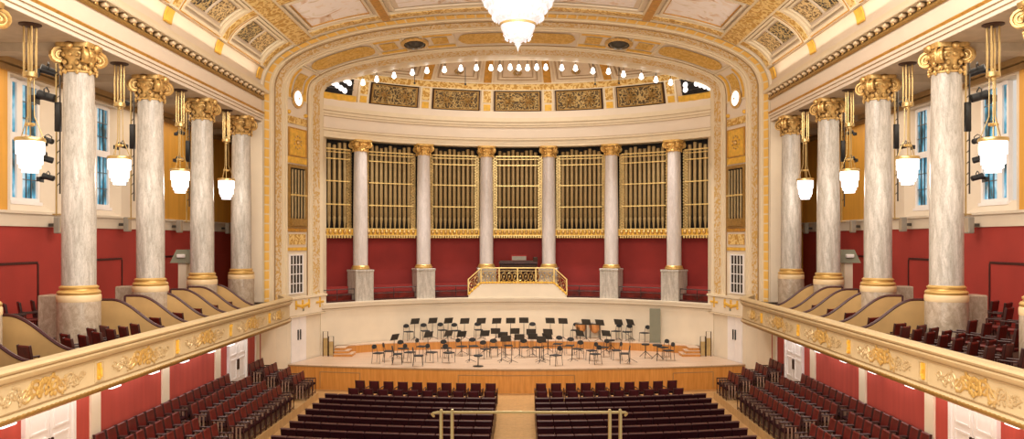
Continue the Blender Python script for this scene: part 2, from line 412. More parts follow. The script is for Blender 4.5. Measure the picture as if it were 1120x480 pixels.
for s, sn in SIDE:
    t = thing('stage_steps', f'pale wooden steps up to the riser at the {sn} end', 'steps', (s*8.72, 39.55, 1.1))
    for k in range(3):
        x0, x1 = sorted((s*.30, -s*(.62-.20*k)))
        m = MB(); m.box(x0, x1, -.42+.12*k, .42, .14*k+.001, .14*(k+1)-.03); m.build('step_body', 'stagefront', t, 0)
        m = MB(); m.box(x0-.01, x1+.01, -.44+.12*k, .42, .14*(k+1)-.03, .14*(k+1)-.001); m.build('tread', 'stagefloor', t, 0)
    t = thing('brass_handrail', f'pair of brass framed rail panels beside the {sn} stage steps', 'handrail', (s*9.30, 39.25, 1.1))
    for xx, h in ((.14, 1.22), (-.14, .98)):
        m = MB(); m.tube([(s*xx-.12,0,0),(s*xx-.12,0,h),(s*xx+.12,0,h),(s*xx+.12,0,0)], .02, 6); m.build('rail_frame', 'brownbox', t)
        m = MB(); m.box(s*xx-.10, s*xx+.10, -.012, .012, .04, h*.74); m.build('rail_panel', 'brassdull', t)

# ------------------------------------------------------------------ lower side walls with doors, pilasters
door_id = 0
for s, sn in SIDE:
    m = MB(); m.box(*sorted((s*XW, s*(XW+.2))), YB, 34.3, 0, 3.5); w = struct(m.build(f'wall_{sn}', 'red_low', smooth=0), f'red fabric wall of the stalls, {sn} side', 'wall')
    # cream wall bending towards the stage
    pts = [(s*XW, 34.3), (s*10.95, 36.3), (s*10.6, 36.8), (s*9.7, 39.8)]
    m = MB(); m.extr([(0,0),(0,3.5),(-s*.15,3.5),(-s*.15,0)], pts)
    struct(m.build(f'wall_stage_{sn}', 'cream', smooth=0), f'cream wall beside the stage, {sn} side', 'wall')
    for i, y in enumerate((16.6, 20.93, 25.05, 29.35, 33.75)):
        m = MB(); m.box(*sorted((s*XW, s*(XW-.06))), y-.23, y+.23, 0, 3.45)
        o = m.build(f'trim_pilaster_{sn}_{i+1}', 'cream', smooth=0); struct(o, f'cream pilaster strip on the {sn} stalls wall, {NUM[i]} from the near end', 'trim')
    for (y0, y1) in ((17.9, 19.9), (30.35, 32.35)):
        door_id += 1
        d = bpy.data.objects.new(f'door_{door_id}', None); C.objects.link(d); d.location = (s*XW, (y0+y1)/2, 0)
        where = 'near' if y0 < 20 else 'far'
        struct(d, f'white panelled double door in the red wall, {sn} side, {where} one', 'door')
        w2 = (y1-y0)/2; X = lambda a, b: sorted((-s*a, -s*b))
        zb = .75 if y0 > 20 else 0
        m = MB(); m.box(*X(0,.10), -w2-.02, -w2+.10, zb, 3.3); m.box(*X(0,.10), w2-.10, w2+.02, zb, 3.3); m.box(*X(0,.10), -w2+.10, w2-.10, 3.2, 3.3); m.build('door_frame', 'white', d, 0)
        for k in (-1, 1):
            a, b = sorted((k*.01, k*(w2-.10)))
            m = MB(); m.box(*X(0,.05), a, b, zb, 3.2); lf = m.build('door_leaf', 'white', d, 0)
            m = MB()
            for z0, z1 in ((zb+.15,1.2),(1.4,2.2),(2.35,3.05)):
                m.frame(lambda p, q, l: Vector((-s*(.05+l), p, q)), a+.12, b-.12, z0, z1, .05, .05, .02)
            m.build('panel_moulding', 'white', lf, 0)
            m = MB(); m.box(*X(.05,.10), k*.06-.018, k*.06+.018, 1.75, 2.15); m.build('handle', 'brownbox', lf, 0)
    # stage-level door in the splay
    door_id += 1
    d = bpy.data.objects.new(f'door_{door_id}', None); C.objects.link(d); d.location = (s*10.34, 37.66, 1.1); d.rotation_euler.z = s*math.atan2(.9, 3.0)
    struct(d, f'white double door opening onto the stage, {sn} side', 'door')
    X = lambda a, b: sorted((-s*a, -s*b))
    for k in (-1, 1):
        a, b = sorted((k*.01, k*.62)); m = MB(); m.box(*X(-.02,.05), a, b, 0, 2.12); lf = m.build('door_leaf', 'white', d, 0)
        m = MB(); m.box(*X(.05,.09), k*.10-.03, k*.10+.03, 1.02, 1.5); m.build('handle', 'black', lf, 0)

# ------------------------------------------------------------------ stalls terraces (stepped side floors)
XR = [10.5, 9.92, 9.34, 8.76]; ZR = [.84, .66, .48, .30]
for s, sn in SIDE:
    m = MB(); m.box(*sorted((s*10.98, s*10.2)), 14, 34.25, 0, ZR[0])
    for i, (a, b) in enumerate(((10.2,9.62),(9.62,9.04),(9.04,8.5))): m.box(*sorted((s*a, s*b)), 14, 34.25, 0, ZR[i+1])
    struct(m.build(f'floor_terrace_{sn}', 'parquet', smooth=0), f'stepped wooden terrace under the {sn} side armchairs', 'floor')

# ------------------------------------------------------------------ balcony slabs
prof = [(0,3.36),(.05,3.33),(.14,3.40),(.17,3.47),(.12,3.52),(.10,3.56),(.10,4.10),(.14,4.14),(.20,4.20),(.22,4.26),(.16,4.30),(.22,4.33),(.24,4.37),(.20,4.42),(-.10,4.42),(-.12,3.36)]
for s, sn in SIDE:
    b = thing('balcony_parapet', f'buff parapet with gilded scroll reliefs fronting the {sn} balcony', 'parapet', (s*XB, 22, 0))
    path = [(0,YB-22),(0,11.0),(s*.05,11.45),(s*.45,12.3),(s*.9,13.3)]
    pr = prof if s > 0 else [(-d, z) for d, z in prof][::-1]
    # travel is +y: left of travel is -x
    MB().extr(pr, path).build('parapet_body', 'balc', b, 30)
    for z, d0 in ((4.135,.135),(3.555,.115),(4.30,.165)):
        m = MB(); m.extr([(s*(d0-.012),z-.012),(s*(d0+.018),z-.012),(s*(d0+.018),z+.012),(s*(d0-.012),z+.012)], path); m.build('moulding_line', 'line', b, 0)
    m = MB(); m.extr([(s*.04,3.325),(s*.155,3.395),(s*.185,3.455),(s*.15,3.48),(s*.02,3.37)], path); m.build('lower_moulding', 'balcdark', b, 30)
    m = MB(); pts = []; rs = []
    for i in range(2*148):
        pts.append((-s*.165, YB-22+.1+i*.077, 3.45)); rs.append(.034 if i % 2 else .018)
    m.tube(pts, rs, 6); m.build('bead_moulding', 'balcdark', b)
    # reliefs
    def scroll(mb, x, z, r, turns, dirn, a0, th):
        pts = []; rs = []; n = 16
        for i in range(n+1):
            t = i/n; a = a0 + dirn*turns*2*PI*t; rr = r*(1-.86*t)
            pts.append((x + rr*math.cos(a), 0, z + rr*math.sin(a))); rs.append(th*(1-.55*t))
        mb.tube(pts, rs, 5)
    mb = MB()
    for k in (-1, 1):
        xs = [.30, .62, .92, 1.18, 1.40]
        for j, x in enumerate(xs):
            up = 1 if j % 2 == 0 else -1; r = (.21,.19,.16,.13,.10)[j]
            scroll(mb, k*x, up*.03, r, 1.35, -k*up, (PI if k > 0 else 0), .045 - .005*j)
            for q in range(5 - j//2):
                a = random.uniform(0, 2*PI); d = r*random.uniform(.8,1.25)
                mb.ball((k*x + d*math.cos(a), -.015, up*.03 + d*math.sin(a)*.95), .052-.006*j, 6, 4, sx=1.3, sy=.7)
        mb.tube([(k*.1,0,-.12),(k*.45,0,.16),(k*.76,0,-.15),(k*1.05,0,.13),(k*1.3,0,-.08),(k*1.55,0,.04)], [.04,.035,.03,.025,.02,.012], 5)
    for q in range(9):
        a = PI*q/8; mb.ball((.20*math.cos(a), -.03, -.05 + .24*math.sin(a)), .065, 6, 4, sy=.8)
    for q in range(12): mb.ball((random.uniform(-.25,.25), -.03, random.uniform(-.22,.2)), .06, 6, 4)
    rm = mb.mesh('gilded_relief', 'relief')
    for i, y in enumerate((16.2, 20.4, 24.5, 28.6)):
        o = link('gilded_relief', rm, b, (-s*.105, y-22, 3.83), -s*PI/2); o.scale = (1,.5,.95)
    o = link('gilded_relief', rm, b, (-s*.115, 31.75-22, 3.83), -s*PI/2); o.scale = (.52,.5,.8)
    fn = lambda p, q, l: Vector((-s*(.10+l), p, q))
    for y in (14.1, 18.3, 22.45, 26.55, 30.6):
        m = MB(); m.frame(fn, y-22-.20, y-22+.20, 3.60, 4.07, .035, .035, .02); m.build('panel_frame', 'balc', b, 0)
        m = MB(); m.slab(fn, y-22-.09, y-22+.09, 3.65, 4.02, .012)
        for q in range(7): m.ball((-s*.12, y-22+random.uniform(-.05,.05), 3.68+.05*q), .05, 6, 4)
        m.build('gilded_drop', 'goldleaf', b)
    # floor slab and rear tier
    m = MB(); m.box(*sorted((s*(XB+.02), s*(XA+.1))), YB, 33.0, 3.42, ZB); m.box(*sorted((s*10.7, s*(XA+.1))), 33.0, 40.5, 3.42, ZB)
    m.box(*sorted((s*11.0, s*(XA+.1))), YB, 40.5, ZB, 3.85); m.box(*sorted((s*12.6, s*(XA+.1))), YB, 40.5, 3.85, 4.12)
    struct(m.build(f'floor_balcony_{sn}', 'balcfloor', smooth=0), f'stepped floor of the {sn} balcony', 'floor')
    m = MB(); m.box(*sorted((s*(XB+.1), s*(XW))), YB, 33.0, 3.395, 3.42); struct(m.build(f'trim_soffit_{sn}', 'cream', smooth=0), f'pale underside of the {sn} balcony', 'ceiling')
    # curved end cap of the slab near the stage
    m = MB(); m.add([(s*9.6,33,3.42),(s*10.05,34.4,3.42),(s*10.5,35.4,3.42),(s*11,36.6,3.42),(s*11.1,33,3.42)], [(0,1,2,3,4)]); struct(m.build(f'trim_soffit_end_{sn}', 'cream', smooth=0))
    for i, y in enumerate((17.0, 21.5, 23.8, 25.95, 28.2, 30.05)):
        o = thing('wall_washer', f'small white wall light under the {sn} balcony, {NUM[i]} from the near end', 'light', (s*(XW), y, 2.86), 0, f'{sn} wall lights under the balconies')
        m = MB(); m.cbox(*sorted((-s*.32, -s*.05)), -.24, .24, 0, .10, .015); m.build('lamp_box', 'floorlight', o, 0)
        m = MB(); m.box(*sorted((-s*.05, 0)), -.05, .05, .02, .10); m.build('wall_bracket', 'white', o, 0)

# ------------------------------------------------------------------ box partitions on the balconies
def divider(s, sn, y, i):
    L = 1.95
    top = lambda u: 4.34 + .80*(.5-.5*math.cos(PI*min(1, u/.82)))   # rises from the ledge to the back
    t = thing('box_partition', f'tan box partition with curved maroon top rail, {sn} balcony, {NUM[i]} from the near end', 'partition', (s*XB, y, 0), 0, f'{sn} balcony box partitions')
    n = 20; us = [k/n for k in range(n+1)]; x = lambda u: s*(.10 + u*L)
    vs = []; 
    for u in us:
        for yy in (-.03, .03):
            vs += [(x(u), yy, ZB+.001 if u < .62 else 3.86), (x(u), yy, top(u))]
    fs = []
    for k in range(n):
        a = 4*k; b = a+4
        fs += [(a, b, b+1, a+1), (a+2, a+3, b+3, b+2), (a+1, b+1, b+3, a+3), (a, a+2, b+2, b)]
    fs += [(0,1,3,2), (4*n, 4*n+2, 4*n+3, 4*n+1)]
    MB().add(vs, fs).build('board', 'tan', t, 0)
    m = MB(); m.tube([(x(u), 0, top(u)+.02) for u in us] + [(x(1)+s*.03, 0, top(1)+.02), (x(1)+s*.03, 0, 3.9)], .045, 6); m.build('top_rail', 'trimdark', t)
DIV = {-1: (16.2, 17.8, 22.35, 23.9, 25.45, 27.0, 28.4, 29.9), 1: (22.35, 23.9, 25.45, 27.0, 28.4, 29.9)}
for s, sn in SIDE:
    for i, y in enumerate(DIV[s]): divider(s, sn, y, i)

# ------------------------------------------------------------------ columns of the hall
def spiral_volute(mb, cx, cy, cz, ang, R, th):
    """scroll in the vertical plane through direction ang"""
    d = Vector((math.cos(ang), math.sin(ang), 0)); nrm = Vector((-d.y, d.x, 0)); c = Vector((cx, cy, cz)); up = Vector((0,0,1))
    n = 14; vs = []; fs = []
    for side in (-1, 1):
        for k in range(n): vs.append(c + d*(R*.9*math.cos(2*PI*k/n)) + up*(R*.9*math.sin(2*PI*k/n)) + nrm*th*.4*side)
    fs = [tuple(range(n))[::-1], tuple(range(n, 2*n))] + [(k, (k+1)%n, n+(k+1)%n, n+k) for k in range(n)]
    mb.add(vs, fs)
    for side in (-1, 1):
        pts = []; rs = []
        for k in range(25):
            t = k/24; a = PI*.6 - t*2*PI*1.9; r = R*(1-.85*t)
            pts.append(c + d*(r*math.cos(a)) + up*(r*math.sin(a)) + nrm*th*.45*side); rs.append(R*.19*(1-.5*t))
        mb.tube(pts, rs, 5)
def capital(r, h, out):
    mb = MB(); k = h/.8
    mb.lathe([(r*1.0,0),(r*1.10,.02*k),(r*1.12,.06*k),(r*1.02,.10*k),(r*1.03,.34*k),(r*1.2,.42*k),(r*1.3,.5*k),(r*1.2,.58*k),(r*1.3,.64*k)], 20)
    a = out; pts = []
    for q in range(4):
        t = PI/4 + q*PI/2
        for dt, rr in ((-.13, 1.0), (.13, 1.0), (.5, .84), (PI/2-.5, .84)):
            pts.append((a*rr*math.cos(t+dt), a*rr*math.sin(t+dt)))
    n = len(pts); vs = [(p[0], p[1], .66*k) for p in pts] + [(p[0]*1.04, p[1]*1.04, .80*k) for p in pts]
    mb.add(vs, [tuple(range(n))[::-1], tuple(range(n, 2*n))] + [(i, (i+1)%n, n+(i+1)%n, n+i) for i in range(n)])
    for q in range(4):
        t = PI/4 + q*PI/2
        mb.ball((r*1.25*math.cos(q*PI/2), r*1.25*math.sin(q*PI/2), .70*k), .11*k, 8, 5)
    for q in range(16):
        t = 2*PI*q/16
        mb.ball((r*1.16*math.cos(t), r*1.16*math.sin(t), (.14 + .12*(q % 2))*k), .06*k, 6, 4, sz=1.25)
        mb.ball((r*1.24*math.cos(t), r*1.24*math.sin(t), .46*k), .065*k, 6, 4)
        if q % 2: mb.ball((r*1.12*math.cos(t), r*1.12*math.sin(t), .03*k), .055*k, 6, 4, sz=1.5)
    return mb
def volutes(cp, a, h, mat='gold'):
    k = h/.8
    for q in range(4):
        t = PI/4 + q*PI/2; mb = MB(); spiral_volute(mb, a*.84*math.cos(t), a*.84*math.sin(t), .44*k, t, .22*k, .15*k); mb.build('volute', mat, cp, 50)
col = thing('marble_column', '', 'column', (0,0,0))
ZP = 3.85
m = MB(); m.lathe([(.53,0),(.53,1.36)], 28); pdl = m.build('pedestal', 'marble_base', col)
m = MB(); m.lathe([(.525,1.34),(.54,1.38),(.54,1.50),(.525,1.53),(.50,1.54)], 28); m.build('cream_band', 'base_cream', col)
m = MB(); m.lathe([(.50,1.53),(.525,1.56),(.53,1.60),(.50,1.645),(.46,1.66),(.45,1.69),(.475,1.71),(.48,1.745),(.44,1.77),(.43,1.785)], 28); m.build('gilt_base', 'base_gold', col)
m = MB(); m.lathe([(.418 if q < .3 else .418-.05*(q-.3)/.7, 1.785 + q*(7.42-1.785)) for q in (0,.15,.3,.5,.7,.85,1)], 28); m.build('shaft', 'marble', col)
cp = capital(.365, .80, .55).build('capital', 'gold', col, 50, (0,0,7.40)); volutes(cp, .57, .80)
cm = Maker(col)
for s, sn in SIDE:
    for i, y in enumerate(YC): cm.put((s*XC, y, ZP), 0, f'grey marble column with gilded capital on the {sn} balcony, {NUM[i]} from the near end', f'{sn} row of marble columns')
    if True: cm.put((s*XC, 17.2, ZP), 0, f'grey marble column cut by the {sn} edge of the photo, gilded volute at the top', f'{sn} row of marble columns')
    m = MB(); m.box(-.36, .36, -.3, .3, 0, 8.15); m.cbox(-.45, .45, -.4, .4, 0, 1.35, .03); p = tag(m.build('marble_pilaster', 'marble', None, 0, (s*(XC+.02), 35.78, ZP)), f'square marble pilaster tucked behind the last {sn} column', 'pilaster')

# ------------------------------------------------------------------ entablature and cornice
ent = [(0,ZE),(-.06,ZE),(-.06,ZE+.12),(-.09,ZE+.13),(-.09,ZE+.25),(-.12,ZE+.27),(-.12,ZE+.36),(-.16,ZE+.37)]
for s, sn in SIDE:
    X = s*(XC-.42); P = lambda *a: [(s*p, z) for p, z in a]
    path = [(X, YB), (X, 35.05)]
    def ex(name, pr, mat, par, sm=0): return MB().extr([(s*d, z) for d, z in pr], path).build(name, mat, par, sm)
    e = struct(ex(f'trim_entablature_{sn}', [(-.9,ZE),(0,ZE),(0,ZE+.11),(.03,ZE+.115),(.03,ZE+.235),(.06,ZE+.24),(.06,ZE+.335),(0,ZE+.40),(0,13.02),(-.9,13.02)], 'pink', None), f'cream entablature over the {sn} columns', 'trim')
    ex('gilt_moulding', [(.0,ZE+.345),(.06,ZE+.34),(.11,ZE+.39),(.09,ZE+.42),(.0,ZE+.42)], 'ochre', e, 40)
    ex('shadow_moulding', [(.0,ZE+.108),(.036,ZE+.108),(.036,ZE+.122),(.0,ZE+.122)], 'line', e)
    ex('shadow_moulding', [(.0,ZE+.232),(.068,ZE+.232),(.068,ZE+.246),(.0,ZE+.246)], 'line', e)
    ex('egg_moulding', [(0,13.0),(.04,12.98),(.10,13.03),(.10,13.09),(0,13.09)], 'balcdark', e)
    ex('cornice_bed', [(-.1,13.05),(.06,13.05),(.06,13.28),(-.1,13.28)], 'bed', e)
    ex('cornice_top', [(-.1,13.26),(.30,13.26),(.32,13.30),(.32,13.38),(.26,13.39),(.26,13.42),(.14,13.44),(.14,13.52),(.04,13.54),(.04,13.64),(-.1,13.64)], 'stripe', e)
    ex('cornice_line', [(.1,13.432),(.155,13.432),(.155,13.455),(.1,13.455)], 'line', e); ex('cornice_line', [(0,13.53),(.05,13.53),(.05,13.55),(0,13.55)], 'line', e)
    mb = MB(); mb.cbox(-.19, 0, -.09, .09, -.13, 0, .03); mb.ball((-.17, 0, -.09), .055, 8, 5, sy=1.5)
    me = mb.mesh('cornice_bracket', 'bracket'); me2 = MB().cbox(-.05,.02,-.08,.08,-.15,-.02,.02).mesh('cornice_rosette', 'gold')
    k = 0; y = 19.4
    while y < 34.8:
        o = link('cornice_bracket', me, e, (X - s*.06, y, 13.255)); o.scale = (s, 1, 1)
        o = link('cornice_rosette', me2, e, (X - s*.06, y+.26, 13.255)); o.scale = (s, 1, 1)
        y += .52

# ------------------------------------------------------------------ aisle: back wall, windows, soffit
win_id = 0
for s, sn in SIDE:
    a, b = sorted((s*XA, s*(XA+.5)))
    zr = 7.24
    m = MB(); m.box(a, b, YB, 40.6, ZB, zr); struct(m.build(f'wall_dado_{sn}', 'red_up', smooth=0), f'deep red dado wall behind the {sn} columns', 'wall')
    m = MB(); m.box(*sorted((s*(XA-.05), s*(XA+.5))), YB, 40.6, zr, zr+.16); m.box(*sorted((s*(XA-.02), s*(XA+.5))), YB, 40.6, zr+.16, 7.62); m.box(*sorted((s*(XA-.09), s*(XA+.5))), YB, 40.6, 7.62, 7.70)
    struct(m.build(f'trim_dado_rail_{sn}', 'wallcream', smooth=0), f'cream rail above the red dado, {sn} side', 'trim')
    # upper wall with two window niches
    m = MB(); edges = [YB, 22.95, 25.55, 27.15, 29.7, 31.4] if s > 0 else [YB, 22.95, 25.15, 27.15, 29.3, 31.4]
    for q in range(0, 6, 2): m.box(a, b, edges[q], edges[q+1], 7.70, ZE)
    for q in (1, 3):
        y0, y1 = edges[q], edges[q+1]
        m.box(*sorted((s*(XA+.3), s*(XA+.5))), y0, y1, 7.70, 8.02); m.box(a, b, y0, y1, 11.62, ZE)
        # splayed reveals and back
        m.box(*sorted((s*(XA+.30), s*(XA+.5))), y0, y0+.35, 8.02, 11.62); m.box(*sorted((s*(XA+.30), s*(XA+.5))), y1-.5, y1, 8.02, 11.62)
        m.add([(s*XA, y0, 7.70), (s*XA, y1, 7.70), (s*(XA+.3), y1-.4, 8.02), (s*(XA+.3), y0+.3, 8.02)], [(0,1,2,3)])
        m.add([(s*XA, y1, 7.70), (s*XA, y1, 11.62), (s*(XA+.3), y1-.4, 11.62), (s*(XA+.3), y1-.4, 8.02)], [(0,1,2,3)])
    struct(m.build(f'wall_aisle_{sn}', 'wallcream', smooth=0), f'cream upper wall with window niches, {sn} side', 'wall')
    m = MB(); m.box(a, b, 31.4, 40.6, 7.70, ZE); m.box(*sorted((s*XA, s*(XA-.02))), 22.25, 22.8, 7.70, ZE); struct(m.build(f'wall_amber_{sn}', 'orange', smooth=0), f'amber silk wall behind the far {sn} columns', 'wall')
    m = MB(); m.box(*sorted((s*(X1+.1), s*(XA+.5))), 40.4, 40.6, ZB, ZE); struct(m.build(f'wall_aisle_end_{sn}', 'orange', smooth=0), f'end wall of the {sn} aisle', 'wall')
    m = MB(); m.box(*sorted((s*(XC+.48), s*(XA+.5))), YB, 40.6, ZE, ZE+.1); m.box(*sorted((s*(XC-.40), s*(XC+.48))), YB, 35.0, ZE-.012, ZE-.002)
    for y in (YB+1,) + tuple(YC) + (17.2, 37.7): m.box(*sorted((s*(XC-.3), s*(XA))), y-.28, y+.28, ZE-.22, ZE)
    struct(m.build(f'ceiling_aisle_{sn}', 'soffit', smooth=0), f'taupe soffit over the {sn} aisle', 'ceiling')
    m = MB(); m.box(*sorted((s*(XA-.12), s*XA)), YB, 40.4, 11.68, 11.84); m.box(*sorted((s*(XA-.2), s*XA)), YB, 40.4, 11.88, ZE); struct(m.build(f'trim_aisle_cornice_{sn}', 'aislegold', smooth=0), f'ochre cornice along the {sn} aisle wall', 'trim')
    for (y0, lab) in ((23.3, 'near'), (27.5, 'far')):
        y0 += .4 if s > 0 else 0
        win_id += 1
        w = bpy.data.objects.new(f'window_{win_id}', None); C.objects.link(w); w.location = (s*(XA+.26), y0, 8.0)
        struct(w, f'tall window with blue panes behind the {sn} columns, {lab} one', 'window')
        X = lambda p, q: sorted((s*p, s*q))
        m = MB(); m.box(*X(-.04,.1), 0, .08, 0, 3.6); m.box(*X(-.04,.1), .30, .56, 0, 3.6); m.box(*X(-.04,.1), 1.30, 1.42, 0, 3.6)
        for z0, z1 in ((0,.1),(1.80,2.02),(3.5,3.62)): m.box(*X(-.041,.1), .08, .30, z0, z1); m.box(*X(-.041,.1), .56, 1.30, z0, z1)
        m.build('window_frame', 'white', w, 0)
        m = MB(); m.box(*X(-.10,.02), -.05, 1.47, -.10, 0); m.build('window_sill', 'white', w, 0)
        for a0, a1 in ((.08,.30),(.56,1.30)):
            for z0, z1 in ((.1,1.80),(2.02,3.5)):
                m = MB(); m.box(*X(.02,.04), a0, a1, z0, z1); pn = m.build('pane', 'pane', w, 0)
                if a1 > 1:
                    m = MB()
                    for q in (1,2): m.box(*X(-.01,.02), a0+(a1-a0)*q/3-.012, a0+(a1-a0)*q/3+.012, z0, z1)
                    for q in (1,2): m.box(*X(-.012,.02), a0, a1, z0+(z1-z0)*q/3-.012, z0+(z1-z0)*q/3+.012)
                    m.build('glazing_bar', 'chrome', pn, 0)
    # red partition boards with dark edging
    for i, (y0, y1) in enumerate(((21.2, 24.0), (26.7, 29.05), (32.3, 34.4), (37.3, 39.3))):
        t = thing('partition_board', f'red board with dark edging against the {sn} dado wall, {NUM[i]} from the near end', 'partition', (s*(XA-.1), y0, 4.12), 0, f'{sn} red partition boards')
        m = MB(); m.box(-.03, .03, 0, y1-y0, 0, 2.0); m.build('board', 'red_up', t, 0)
        if i < 3:
            m = MB(); m.box(-.05, .05, -.05, y1-y0+.03, 2.0, 2.07); m.box(-.05, .05, y1-y0, y1-y0+.07, 0, 2.0); m.box(-.05, .05, -.07, 0, 0, 2.0); m.build('edging', 'trimdark', t, 0)
    # marble block and sagging rope beside each front column
    for i, y in enumerate(YC[:2]):
        m = MB(); m.cbox(-.3, .3, -.3, .3, 0, 1.22, .03); tag(m.build('marble_block', 'marble_base', None, 0, (s*12.6, y+.6, 4.12)), f'low marble block behind the {NUM[i]} {sn} column', 'block')

# ------------------------------------------------------------------ hall vault
vp = chaikin([(X1+.05,13.5),(X1+.05,14.0),(11.02,14.42),(10.75,14.85),(10.3,15.22),(9.6,15.58),(8.85,15.88),(7.85,16.18),(6.8,16.42),(5.5,16.62),(3.6,16.82),(1.8,16.94),(0,16.98)], 2)
VPL = Poly(vp)
def vault(sgn):
    def fn(d, y, lift):
        x, z = VPL.at(d); e = .05
        xa, za = VPL.at(d-e); xb, zb = VPL.at(d+e)
        tx, tz = xb-xa, zb-za; L = math.hypot(tx, tz) or 1
        nx, nz = -tz/L, tx/L          # points to the inside
        if nz > 0 and nx > 0: nx, nz = -nx, -nz
        return Vector((sgn*(x + nx*lift), y, z + (nz*lift if nz < 0 else -nz*lift)))
    return fn
def dX(x):   # arclength where the vault half-width equals x
    lo, hi = 0, VPL.len
    for _ in range(40):
        mid = (lo+hi)/2
        if VPL.at(mid)[0] > x: lo = mid
        else: hi = mid
    return lo
ceil = bpy.data.objects.new('ceiling', None); C.objects.link(ceil); struct(ceil, 'coffered cream and gold vault over the hall', 'ceiling'); ceil.location = (0,0,0)
RY = [12.9, 17.15, 21.4, 25.65, 29.9, 34.5]
dr0, dr1 = dX(9.72), dX(9.02)     # long rib
db = .95                          # lower edge of the coffers (0 = springing)
dq0, dq1 = dX(5.95), dX(5.45)
for s, sn in SIDE:
    V = vault(s); n = 26
    m = MB()
    gr = [[V(VPL.len*i/60, YB + (35.02-YB)*j/2, -.02) for j in range(3)] for i in range(61)]
    vs = [p for r in gr for p in r]; fs = [(i*3+j, (i+1)*3+j, (i+1)*3+j+1, i*3+j+1) for i in range(60) for j in range(2)]
    m.add(vs, fs).build('vault_shell', 'pink', ceil)
    for i, y in enumerate(RY):
        if y < 16: continue
        w = .34 if i < 5 else .32
        y0, y1 = y-w, min(y+w, 34.95)
        m = MB(); m.slab(V, db-.05, dr0, y0, y1, .10, 14, 1); m.build('transverse_rib', 'stripe', ceil)
        m = MB(); m.slab(V, db+.02, dr0, y0+.13, y1-.13, .125, 14, 1); m.build('rib_ornament', 'orn_gold', ceil)
        m = MB(); m.slab(V, .34, .82, y0+.07, y1-.07, .05, 3, 1); m.build('gold_tablet', 'goldleaf', ceil)
        m = MB(); m.slab(V, dr1, VPL.len, y0, y1, .10, 18, 1); m.build('transverse_rib', 'stripe', ceil)
        m = MB(); m.slab(V, dr1, VPL.len, y0+.10, y1-.10, .13, 18, 1); m.build('rib_ornament', 'orn_gold', ceil)
    m = MB(); m.slab(V, dr0-.08, dr1+.08, 14, 34.95, .14, 3, 1); m.build('long_rib', 'stripe', ceil)
    m = MB(); m.slab(V, dr0+.02, dr1-.02, 14, 34.93, .165, 3, 1); m.build('long_rib_ornament', 'orn_gold', ceil)
    m = MB(); m.slab(V, dq0, dq1, 14, 34.95, .12, 2, 1); m.build('long_rib', 'stripe', ceil)
    m = MB(); m.slab(V, dq0+.08, dq1-.08, 14, 34.93, .15, 2, 1); m.build('long_rib_ornament', 'ochre', ceil)
    for i in range(1, 5):
        y0, y1 = RY[i]+.42, RY[i+1]-.42
        if y1 < 18: continue
        m = MB(); m.frame(V, db, dr0-.12, y0, y1, .10, .10, .13, 12, 1); m.build('coffer_frame', 'stripe', ceil)
        m = MB(); m.frame(V, db-.035, dr0-.05, y0-.03, y1+.03, .05, .04, .10, 12, 1); m.build('coffer_edge', 'ochre', ceil)
        m = MB(); m.frame(V, db+.22, dr0-.30, y0+.22, y1-.22, .08, .08, .07, 12, 1); m.build('coffer_frame', 'stripe', ceil)
        ym = (y0+y1)/2
        for (p, q, mat) in ((y0+.42, ym-.14, 'orn_dark'), (ym+.14, y1-.42, 'orn_light')):
            m = MB(); m.slab(V, db+.42, dr0-.48, p, q, .03, 12, 1); m.build('arabesque_panel', mat, ceil)
        # painted field between the long ribs
        m = MB(); m.slab(V, dr1+.35, dq0-.30, y0+.25, y1-.25, .02, 10, 1); m.build('painted_field', 'painting', ceil)
        m = MB(); m.frame(V, dr1+.32, dq0-.27, y0+.22, y1-.22, .05, .05, .06, 10, 1); m.build('gilt_fillet', 'ochre', ceil)
        m = MB(); m.frame(V, dr1+.20, dq0-.16, y0+.10, y1-.10, .10, .10, .10, 10, 1); m.build('coffer_frame', 'cream', ceil)
        m = MB(); m.frame(V, dq1+.18, VPL.len-.02, y0+.10, y1-.10, .10, .12, .08, 12, 1); m.build('coffer_frame', 'cream', ceil)
        m = MB(); m.slab(V, dq1+.5, VPL.len, y0+.45, y1-.45, .03, 12, 1); m.build('painted_field', 'painting', ceil)
    m = MB()
    for y in (26.5,28,29.3,31,32.4):
        pass
    for z in (.12, .95-.12):
        m.slab(V, z, z+.015, 14, 34.9, .012)
    m.build('cove_line', 'line', ceil, 0)

# ------------------------------------------------------------------ the great splayed arch
ZS = 13.4
OP = Poly(chaikin([(X1,ZS),(X1,13.85),(11.05,14.15),(10.85,14.55),(10.40,15.0),(9.72,15.40),(8.96,15.73),(7.87,16.09),(6.87,16.31),(5.75,16.49),(3.74,16.72),(1.6,16.82),(0,16.85)], 2))
IP = Poly(chaikin([(X2,ZS),(X2,14.15),(9.62,14.42),(9.35,14.64),(8.82,14.89),(8.13,15.12),(7.45,15.29),(6.5,15.47),(5.16,15.67),(3.7,15.84),(1.97,15.96),(0,16.0)], 2))
LM = (OP.len + IP.len)/2
def splay0(s, d, v):
    if d < 0: xo, zo = X1, ZS+d; xi, zi = X2, ZS+d
    else: xo, zo = OP.at(OP.len*d/LM); xi, zi = IP.at(IP.len*d/LM)
    return Vector((s*(xo+(xi-xo)*v), Y1+(Y2-Y1)*v, zo+(zi-zo)*v))
def splay(s):
    def fn(d, v, lift):
        p = splay0(s, d, v)
        if not lift: return p
        dd = .05; a = splay0(s, min(d+dd, LM), v) - splay0(s, d-dd if d < LM-.001 else d-2*dd, v); b = splay0(s, d, min(v+.02,1)) - splay0(s, d, max(v-.02,0))
        nr = a.cross(b); nr.normalize()
        c = Vector((0, 30, 8))
        if nr.dot(c - p) < 0: nr = -nr
        return p + nr*lift
    return fn
